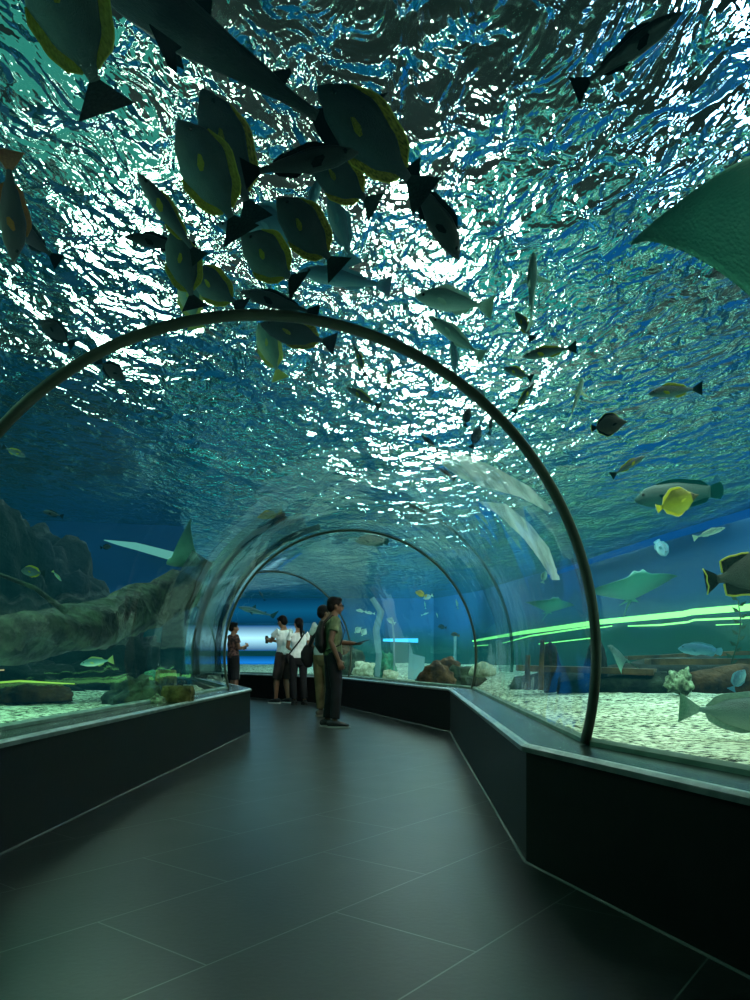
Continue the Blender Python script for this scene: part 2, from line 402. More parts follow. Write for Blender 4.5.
def spot(name, loc, target, power, color, ang=70):
    l = bpy.data.lights.new(name, 'SPOT'); l.energy = power; l.color = color; l.spot_size = math.radians(ang); l.spot_blend = .6; l.shadow_soft_size = .03
    o = bpy.data.objects.new(name, l); o.location = loc; o.rotation_euler = (Vector(target)-Vector(loc)).to_track_quat('-Z', 'Y').to_euler(); return link(o)
spot('wall_fill_spot', (-4.0, 9.6, 2.9), (-4.2, 13.9, 2.3), 70, (.25, .6, 1), 80)  # unseen blue spot, added to light the left tank wall
spot('visitor_fill_spot', (.35, 8.6, 2.2), (-.6, 10.4, 1.1), 45, (1, .93, .78))  # unseen spots, added to brighten the visitors
spot('visitor_fill_spot', (-.9, 12.6, 2.3), (-1.7, 14.8, 1.1), 60, (1, .96, .86), 60)
w = bpy.data.worlds.new('world'); sc.world = w; w.use_nodes = True
w.node_tree.nodes['Background'].inputs[0].default_value = (.01, .03, .04, 1)
w.node_tree.nodes['Background'].inputs[1].default_value = 0.3

pass
cam = bpy.data.cameras.new('camera'); co = link(bpy.data.objects.new('camera', cam))
co.location = (0, 0, CH); co.rotation_euler = (math.pi/2, 0, 0)
cam.sensor_fit = 'HORIZONTAL'; cam.sensor_width = 36; cam.lens = 36*F/750; cam.shift_y = (HZ-500)/750; cam.clip_start = .05; cam.clip_end = 200
sc.camera = co
sc.view_settings.view_transform = 'Standard'
sc.cycles.use_denoising = True
sc.cycles.transparent_max_bounces = 24; sc.cycles.max_bounces = 8; sc.cycles.transmission_bounces = 6; sc.cycles.glossy_bounces = 4
for k, lb in ((1, 'thick dark arch of the nearest joint, spanning the whole tunnel'), (2, 'thin middle arch beyond the bend of the right ledge'), (3, 'smallest pale arch behind the heads of the visitors'), (4, 'hindmost arch of the tunnel beyond the bend')):
    o = rib(k, w=.06 if k == 1 else .05, t=.04 if k == 1 else .028); tag(o, lb, 'arch', 'arched joint covers of the tunnel')
# ------------------------------------------------------------------ sea animals
def interp(tab, t):
    for (a, va), (b, vb) in zip(tab[:-1], tab[1:]):
        if t <= b:
            u = 0 if b == a else max(0, (t - a) / (b - a)); u = u*u*(3-2*u)*.5 + u*.5
            return va + (vb - va) * u
    return tab[-1][1]
SP = {   # unit-length fish, snout at x=.5, tail root at x=-.33 ; (t, top), (t, bottom), (t, half width)
 'surgeon': dict(top=[(0,.0),(.06,.075),(.2,.185),(.42,.235),(.7,.17),(.9,.055),(1,.032)], bot=[(0,-.02),(.06,-.07),(.2,-.16),(.45,-.22),(.7,-.16),(.9,-.05),(1,-.03)], w=[(0,.012),(.15,.055),(.4,.075),(.75,.045),(1,.014)], x1=-.33,
   tail=[(0,.03),(-.05,.07),(-.19,.20),(-.125,.09),(-.085,0),(-.125,-.09),(-.19,-.20),(-.05,-.07),(0,-.03)], dors=(.2,.93,.05,.075), anal=(.45,.93,.045,.07), pec=.14),
 'snapper': dict(top=[(0,.0),(.08,.06),(.25,.125),(.45,.14),(.75,.085),(.92,.035),(1,.026)], bot=[(0,-.015),(.08,-.05),(.25,-.10),(.5,-.125),(.75,-.08),(.92,-.035),(1,-.025)], w=[(0,.012),(.15,.055),(.4,.07),(.75,.04),(1,.012)], x1=-.33,
   tail=[(0,.025),(-.06,.07),(-.18,.15),(-.11,.055),(-.075,0),(-.11,-.055),(-.18,-.15),(-.06,-.07),(0,-.025)], dors=(.3,.85,.05,.03), anal=(.6,.85,.05,.02), pec=.12),
 'slender': dict(top=[(0,.0),(.08,.045),(.25,.085),(.45,.095),(.75,.055),(.92,.028),(1,.022)], bot=[(0,-.012),(.08,-.04),(.25,-.08),(.5,-.09),(.75,-.05),(.92,-.026),(1,-.02)], w=[(0,.012),(.15,.05),(.4,.065),(.75,.038),(1,.012)], x1=-.35,
   tail=[(0,.022),(-.06,.055),(-.16,.12),(-.095,.045),(-.065,0),(-.095,-.045),(-.16,-.12),(-.06,-.055),(0,-.022)], dors=(.3,.85,.035,.02), anal=(.6,.85,.035,.015), pec=.11),
 'butterfly': dict(top=[(0,.0),(.07,.04),(.16,.12),(.4,.31),(.62,.33),(.85,.16),(.95,.05),(1,.045)], bot=[(0,-.02),(.07,-.05),(.16,-.11),(.4,-.28),(.62,-.31),(.85,-.16),(.95,-.05),(1,-.045)], w=[(0,.01),(.2,.05),(.45,.07),(.8,.03),(1,.012)], x1=-.36,
   tail=[(0,.045),(-.05,.075),(-.13,.12),(-.14,0),(-.13,-.12),(-.05,-.075),(0,-.045)], dors=(.25,.97,.05,.07), anal=(.45,.97,.05,.07), pec=.14),
 'trigger': dict(top=[(0,.0),(.1,.10),(.3,.22),(.5,.25),(.75,.15),(.92,.05),(1,.045)], bot=[(0,-.03),(.1,-.10),(.3,-.21),(.5,-.24),(.75,-.14),(.92,-.05),(1,-.045)], w=[(0,.02),(.2,.06),(.45,.08),(.8,.04),(1,.018)], x1=-.34,
   tail=[(0,.045),(-.04,.08),(-.14,.15),(-.11,.06),(-.12,0),(-.11,-.06),(-.14,-.15),(-.04,-.08),(0,-.045)], dors=(.58,.92,.02,.13), anal=(.55,.92,.02,.13), pec=.10),
 'wrasse': dict(top=[(0,.0),(.06,.055),(.16,.125),(.3,.15),(.55,.155),(.8,.11),(.95,.075),(1,.07)], bot=[(0,-.02),(.06,-.06),(.2,-.11),(.45,-.14),(.7,-.12),(.95,-.07),(1,-.065)], w=[(0,.02),(.15,.06),(.4,.085),(.75,.055),(1,.02)], x1=-.36,
   tail=[(0,.065),(-.05,.085),(-.12,.10),(-.15,.05),(-.155,0),(-.15,-.05),(-.12,-.10),(-.05,-.085),(0,-.065)], dors=(.3,.97,.03,.045), anal=(.6,.97,.03,.045), pec=.12),
 'shark': dict(top=[(0,.0),(.06,.03),(.25,.07),(.4,.08),(.7,.045),(.9,.02),(1,.018)], bot=[(0,-.012),(.06,-.03),(.25,-.065),(.45,-.07),(.7,-.04),(.9,-.02),(1,-.015)], w=[(0,.02),(.12,.055),(.35,.075),(.7,.035),(1,.01)], x1=-.32,
   tail=[(0,.016),(-.06,.06),(-.19,.17),(-.14,.05),(-.07,-.005),(-.10,-.07),(-.04,-.045),(0,-.016)], dors=None, anal=None, pec=.0),
}
def fish_material(name, back, side, belly, patch=None, rough=.45, stripes=None, em=0):
    """counter-shaded skin: back to belly by height, mottled"""
    m, nt, out = new_mat(name)
    tc = N(nt, 'ShaderNodeTexCoord'); sx = N(nt, 'ShaderNodeSeparateXYZ'); nt.links.new(tc.outputs['Generated'], sx.inputs[0])
    nz = N(nt, 'ShaderNodeTexNoise'); nz.inputs['Scale'].default_value = 7; nz.inputs['Detail'].default_value = 4; nt.links.new(tc.outputs['Generated'], nz.inputs['Vector'])
    ad = N(nt, 'ShaderNodeMath', operation='MULTIPLY_ADD'); ad.inputs[1].default_value = .22; nt.links.new(nz.outputs['Fac'], ad.inputs[0]); nt.links.new(sx.outputs['Z'], ad.inputs[2])
    cr = N(nt, 'ShaderNodeValToRGB'); nt.links.new(ad.outputs[0], cr.inputs['Fac'])
    e = cr.color_ramp.elements; e[0].position = .22; e[0].color = rgb(belly); e[1].position = .85; e[1].color = rgb(back)
    k = e.new(.52); k.color = rgb(side)
    col = cr.outputs['Color']
    if stripes:
        mr = N(nt, 'ShaderNodeValToRGB'); mr.color_ramp.interpolation = 'EASE'
        ee = mr.color_ramp.elements; ee[0].position = stripes[0]; ee[0].color = (0, 0, 0, 1); ee[1].position = stripes[1]; ee[1].color = (1, 1, 1, 1)
        nt.links.new(sx.outputs['X'], mr.inputs['Fac'])
        mx = N(nt, 'ShaderNodeMix', data_type='RGBA'); mx.inputs[7].default_value = rgb(stripes[2])
        nt.links.new(mr.outputs['Color'], mx.inputs[0]); nt.links.new(col, mx.inputs[6]); col = mx.outputs[2]
    b = N(nt, 'ShaderNodeBsdfPrincipled'); b.inputs['Roughness'].default_value = rough
    nt.links.new(col, b.inputs['Base Color'])
    vo = N(nt, 'ShaderNodeTexVoronoi'); vo.inputs['Scale'].default_value = 60; nt.links.new(tc.outputs['Generated'], vo.inputs['Vector'])
    bp = N(nt, 'ShaderNodeBump'); bp.inputs['Distance'].default_value = .004; nt.links.new(vo.outputs['Distance'], bp.inputs['Height']); nt.links.new(bp.outputs[0], b.inputs['Normal'])
    nt.links.new(b.outputs[0], out.inputs['Surface'])
    return m
def fin_mat(name, c, rim=None):
    m, nt, out = new_mat(name)
    tc = N(nt, 'ShaderNodeTexCoord'); wv = N(nt, 'ShaderNodeTexNoise'); wv.inputs['Scale'].default_value = 14
    nt.links.new(tc.outputs['Generated'], wv.inputs['Vector'])
    cr = N(nt, 'ShaderNodeValToRGB'); cr.color_ramp.elements[0].position = .3; cr.color_ramp.elements[1].position = .7
    cr.color_ramp.elements[0].color = rgb(c); cr.color_ramp.elements[1].color = rgb(rim or c)
    nt.links.new(wv.outputs['Fac'], cr.inputs['Fac'])
    d = N(nt, 'ShaderNodeBsdfDiffuse'); t = N(nt, 'ShaderNodeBsdfTranslucent'); nt.links.new(cr.outputs[0], d.inputs[0]); nt.links.new(cr.outputs[0], t.inputs[0])
    mx = N(nt, 'ShaderNodeMixShader'); mx.inputs[0].default_value = .45
    nt.links.new(d.outputs[0], mx.inputs[1]); nt.links.new(t.outputs[0], mx.inputs[2]); nt.links.new(mx.outputs[0], out.inputs['Surface'])
    return m
SKIN = {
 'grey':   (fish_material('grey_teal_scales', '#26393a', '#48625e', '#6f8f86'), fin_mat('yellow_olive_fin', '#8a8a2a', '#c6bf45')),
 'dark':   (fish_material('dark_scales', '#080d10', '#10191c', '#1d2a2c'), fin_mat('dark_fin', '#0c1416')),
 'darkyel':(fish_material('dark_blue_grey_scales', '#0f1c20', '#1c2d30', '#30474a'), fin_mat('amber_tipped_fin', '#4a4a1a', '#c9b545')),
 'pale':   (fish_material('pale_silver_scales', '#5d817e', '#93bab2', '#d3ebe0'), fin_mat('pale_fin', '#9dbdb0', '#c9dfd0')),
 'paleyel':(fish_material('pale_green_scales', '#5c8a7c', '#8fbca6', '#e0ecc0'), fin_mat('lemon_fin', '#c4cc6a', '#e2e29a')),
 'blue':   (fish_material('blue_grey_scales', '#3d6d84', '#5d93a5', '#9cc8d0'), fin_mat('blue_fin', '#6b9fb0', '#7fb2c0')),
 'brown':  (fish_material('brown_scales', '#2e2b26', '#4b443b', '#70665a'), fin_mat('orange_fin', '#a5672c', '#c9863c')),
 'yellow': (fish_material('yellow_scales', '#8f8a18', '#d9cf2a', '#efe457', stripes=(.80, .84, '#5a5a30')), fin_mat('bright_yellow_fin', '#ecdf35', '#f6ee7a')),
 'blackyel':(fish_material('black_brown_scales', '#120d06', '#1f160a', '#3a2c10'), fin_mat('yellow_rim_fin', '#c7b01e', '#efdf3f')),
 'trigger':(fish_material('dark_trigger_scales', '#141713', '#23261f', '#34372c'), fin_mat('cream_yellow_fin', '#a89a32', '#e6dc7a')),
 'green':  (fish_material('green_wrasse_scales', '#0d3d3c', '#17524e', '#2c7168'), fin_mat('green_fin', '#124544', '#1b5c58')),
 'white':  (fish_material('whitish_scales', '#a9c4b8', '#dcebdd', '#f4f7e4'), fin_mat('whitish_fin', '#dfe8cc', '#eef0d4')),
 'shark':  (fish_material('shark_skin', '#33504e', '#5f7f78', '#bcd0c4'), fin_mat('shark_fin', '#2c4543', '#3f5c58')),
 'orange': (fish_material('yellow_orange_scales', '#9a7a1e', '#d8ac2a', '#eed56a'), fin_mat('gold_fin', '#d6b53a', '#ead36a')),
}
M_EYE = principled('fish_eye', '#050505', '#0b0b0b', 3, .15)
M_EYEW = principled('pale_eye_ring', '#c8c8a0', '#e0e0c0', 3, .3)
_mesh_cache = {}
def grid_mesh(name, rows, closed_ring=True, caps=True):
    vs = [p for r in rows for p in r]; m = len(rows[0]); fs = []
    for i in range(len(rows)-1):
        for j in range(m if closed_ring else m-1):
            a, b = i*m+j, i*m+(j+1) % m
            fs.append((a, b, b+m, a+m))
    if caps and closed_ring:
        fs.append(tuple(range(m))[::-1]); fs.append(tuple((len(rows)-1)*m+j for j in range(m)))
    me = bpy.data.meshes.new(name); me.from_pydata(vs, [], fs); me.update()
    bm = bmesh.new(); bm.from_mesh(me); bmesh.ops.recalc_face_normals(bm, faces=bm.faces); bm.to_mesh(me); bm.free()
    me.polygons.foreach_set('use_smooth', [True]*len(me.polygons))
    return me
def flat_mesh(name, loop, bend, thick=.004, yoff=0):
    """a fin: outline in the x-z plane, given a little thickness"""
    vs = [(x, bend(x)+yoff+thick/2, z) for x, z in loop] + [(x, bend(x)+yoff-thick/2, z) for x, z in loop]
    n_ = len(loop); fs = [tuple(range(n_))[::-1], tuple(range(n_, 2*n_))]
    fs += [(i, (i+1) % n_, n_+(i+1) % n_, n_+i) for i in range(n_)]
    bm = bmesh.new(); V = [bm.verts.new(v) for v in vs]
    for f in fs: bm.faces.new([V[i] for i in f])
    bmesh.ops.triangulate(bm, faces=[f for f in bm.faces if len(f.verts) > 4])
    bmesh.ops.recalc_face_normals(bm, faces=bm.faces)
    me = bpy.data.meshes.new(name); bm.to_mesh(me); bm.free(); return me
def tube_mesh(name, pts, rad, seg=8):
    rows = []
    for i, p in enumerate(pts):
        p = Vector(p); q = Vector(pts[min(i+1, len(pts)-1)]) - Vector(pts[max(i-1, 0)]); q.normalize()
        a = q.orthogonal().normalized() if i == 0 else (a - q*a.dot(q)).normalized(); b = q.cross(a)
        r = rad[i] if hasattr(rad, '__len__') else rad
        rows.append([tuple(p + (a*math.cos(k*math.tau/seg) + b*math.sin(k*math.tau/seg))*r) for k in range(seg)])
    return grid_mesh(name, rows)
_darkfin = fin_mat('dusky_fin', '#1c2a28', '#2c3d39'); _blackfin = fin_mat('black_fin', '#0a0e0f', '#141a19')
M_YRIM = fin_mat('yellow_fin_edge', '#b9b23a', '#dcd65c'); M_WRIM = fin_mat('white_fin_edge', '#e8e8c8', '#f6f6e2')
RIM = {'grey': M_YRIM, 'darkyel': M_YRIM, 'trigger': M_YRIM, 'blackyel': M_YRIM, 'yellow': M_WRIM}
def fin_of(skin, tail=False):
    if skin in ('trigger', 'blackyel'): return _blackfin
    if skin in ('grey', 'darkyel') and tail: return _darkfin
    return SKIN[skin][1]
def fish_parts(sp, bendk):
    key = (sp, bendk)
    if key in _mesh_cache: return _mesh_cache[key]
    S = SP[sp]; x1 = S['x1']; L = .5 - x1
    bend = lambda x: bendk * (0.15 - x)**2 * (1 if x < .15 else .15) * 1.0
    rows = []; ns = 22
    for i in range(ns+1):
        t = (i/ns)**1.15; x = .5 - L*t
        tp, bt, w_ = interp(S['top'], t), interp(S['bot'], t), interp(S['w'], t)
        if i == 0: tp, bt, w_ = .006, -.014, .006
        zc, hh = (tp+bt)/2, (tp-bt)/2; row = []
        for j in range(16):
            a = j*math.tau/16; c, s = math.cos(a), math.sin(a)
            row.append((x, bend(x) + w_*math.copysign(abs(c)**.9, c)*(1-.25*max(0, -s)), zc + hh*s))
        rows.append(row)
    parts = [('body', grid_mesh('body', rows), 0)]
    tl = [(x1 + .012 + x, z) for x, z in S['tail']]
    parts.append(('tail_fin', flat_mesh('tail_fin', tl, bend), 4))
    top = lambda t: interp(S['top'], t); bot = lambda t: interp(S['bot'], t)
    def ridge(f, t0, t1, h0, h1, sg):
        base, crest = [], []; k = 12
        for i in range(k+1):
            u = i/k; t = t0 + (t1-t0)*u; x = .5 - L*t
            base.append((x, f(t)*.92)); h = (h0*(1-u) + h1*u) * min(1, u*5+.15) * (1 if u < .9 else .55 if u < .99 else .1)
            crest.append((x - h*.5, f(t) + sg*h))
        crests.append([(x, bend(x), z) for x, z in crest])
        return base + crest[::-1]
    crests = []
    if S['dors']:
        parts.append(('dorsal_fin', flat_mesh('dorsal_fin', ridge(top, *S['dors'], 1), bend), 1))
        parts.append(('anal_fin', flat_mesh('anal_fin', ridge(bot, *S['anal'], -1), bend), 1))
        for cpath in crests:
            parts.append(('fin_edge', tube_mesh('fin_edge', cpath, .006 if sp != 'trigger' else .011, 6), 3))
        if sp in ('trigger', 'butterfly'):
            parts.append(('fin_edge', tube_mesh('fin_edge', [(x, bend(x), z) for x, z in tl[2:-2]], .008, 6), 3))
    if sp == 'shark':
        parts.append(('dorsal_fin', flat_mesh('dorsal_fin', [(.19,.06),(.10,.165),(.085,.155),(.10,.10),(.07,.065)], bend, .008), 1))
        parts.append(('dorsal_fin', flat_mesh('dorsal_fin', [(-.14,.03),(-.19,.07),(-.20,.06),(-.195,.022)], bend, .006), 1))
    # paired fins reach outward and back
    for sg in (1, -1):
        wx = interp(S['w'], .3)
        if sp == 'shark':
            o = [(.22, wx*.8, -.04), (.13, .24, -.10), (.105, .245, -.10), (.13, .12, -.06), (.12, wx*.8, -.045)]
        else:
            p_ = S['pec']; o = [(.23, wx*.75, -.005), (.20, wx*.8+p_*.28, .03), (.13, wx*.8+p_*.55, .02), (.09, wx*.8+p_*.5, -.02), (.10, wx*.8+p_*.28, -.045), (.18, wx*.75, -.04)]
        vs = [(x, sg*y + bend(x), z) for x, y, z in o] + [(x, sg*y + bend(x), z-.004) for x, y, z in o]
        k = len(o); me = bpy.data.meshes.new('pectoral_fin')
        me.from_pydata(vs, [], [tuple(range(k)), tuple(range(k, 2*k))[::-1]] + [(i, (i+1) % k, k+(i+1) % k, k+i) for i in range(k)]); me.update()
        parts.append(('pectoral_fin', me, 1))
        te = .13 if sp != 'shark' else .09
        ez = (top(te)*.55 + bot(te)*.15); ey = interp(S['w'], te)*.86
        bm = bmesh.new(); bmesh.ops.create_uvsphere(bm, u_segments=10, v_segments=7, radius=.020 if sp != 'shark' else .011)
        for v in bm.verts: v.co = Vector((v.co.x + .5 - L*te, v.co.y*.5 + sg*ey + bend(.4), v.co.z + ez))
        me = bpy.data.meshes.new('eye'); bm.to_mesh(me); bm.free(); parts.append(('eye', me, 2))
    _mesh_cache[key] = parts
    return parts
_skinned = {}
CAM = Vector((0, 0, CH))
def clear_range(px, py):
    """distances (in depth) along a sight line between the vault and the water level / the sand"""
    lo, hi = None, None
    d = .3
    while d < 30:
        q = at(px, py, d)
        rr = path_dist(q.x, q.y)
        outside = math.hypot(rr, q.z - CH) > R_T + .04 if q.z > CH else rr > R_T + .04
        if outside and lo is None: lo = d
        if lo is not None and not outside: break
        if q.z > ZS or q.z < .5: break
        d += .05
    return lo or 4, d
def orient(px, py, d, ang, roll=0, yaw=0, flip=False):
    c = at(px, py, d); v = (CAM - c).normalized()
    up = Vector((0, 0, 1)); rt = up.cross(v).normalized(); u2 = v.cross(rt)
    a = math.radians(ang); f = rt*math.cos(a) + u2*math.sin(a)
    side = v.copy(); y_ = math.radians(yaw)
    f, side = f*math.cos(y_) + side*math.sin(y_), side*math.cos(y_) - f*math.sin(y_)
    dz = f.cross(side)                    # x fwd, y side, z dorsal
    if dz.dot(u2) < 0: side, dz = -side, -dz
    if flip: side, dz = -side, -dz
    M = Matrix((f, side, f.cross(side))).transposed()
    M = M @ Matrix.Rotation(math.radians(roll), 3, 'X')
    return c, M
def fish(label, px, py, ang, lpx, sp='surgeon', skin='grey', frac=.5, roll=0, yaw=0, bend=0, group=None, cat='fish', name=None, flip=False, d=None, small=False, tall=1.0):
    if d is None:
        lo, hi = clear_range(px, py); L0 = lpx/F*(lo+hi)/2
        m_ = min(.45*(hi-lo), .25*L0 + .05)
        d = (lo+m_) + (hi-lo-2*m_)*frac
    c, M = orient(px, py, d, ang, roll, yaw, flip)
    L = lpx / F * d * (1 + .5*abs(math.sin(math.radians(yaw)))) * (c - CAM).length / d
    L = L * .985
    root = bpy.data.objects.new(name or ('shark' if sp == 'shark' else 'fish'), None); root.empty_display_size = .05
    root.matrix_world = Matrix.Translation(c) @ M.to_4x4() @ Matrix.Diagonal((L, L, L*tall, 1)); link(root)
    root['label'] = label; root['category'] = cat
    if group: root['group'] = group
    key = (sp, bend, skin)
    if key not in _skinned:
        lst = []
        for nm, me, mi in fish_parts(sp, bend):
            m2 = me.copy(); m2.materials.clear(); m2.materials.append((SKIN[skin][0], fin_of(skin), M_EYE, RIM.get(skin, fin_of(skin)), fin_of(skin, True))[mi]); lst.append((nm, m2))
        _skinned[key] = lst
    for nm, me in _skinned[key]:
        link(bpy.data.objects.new(nm, me), root)
    return root

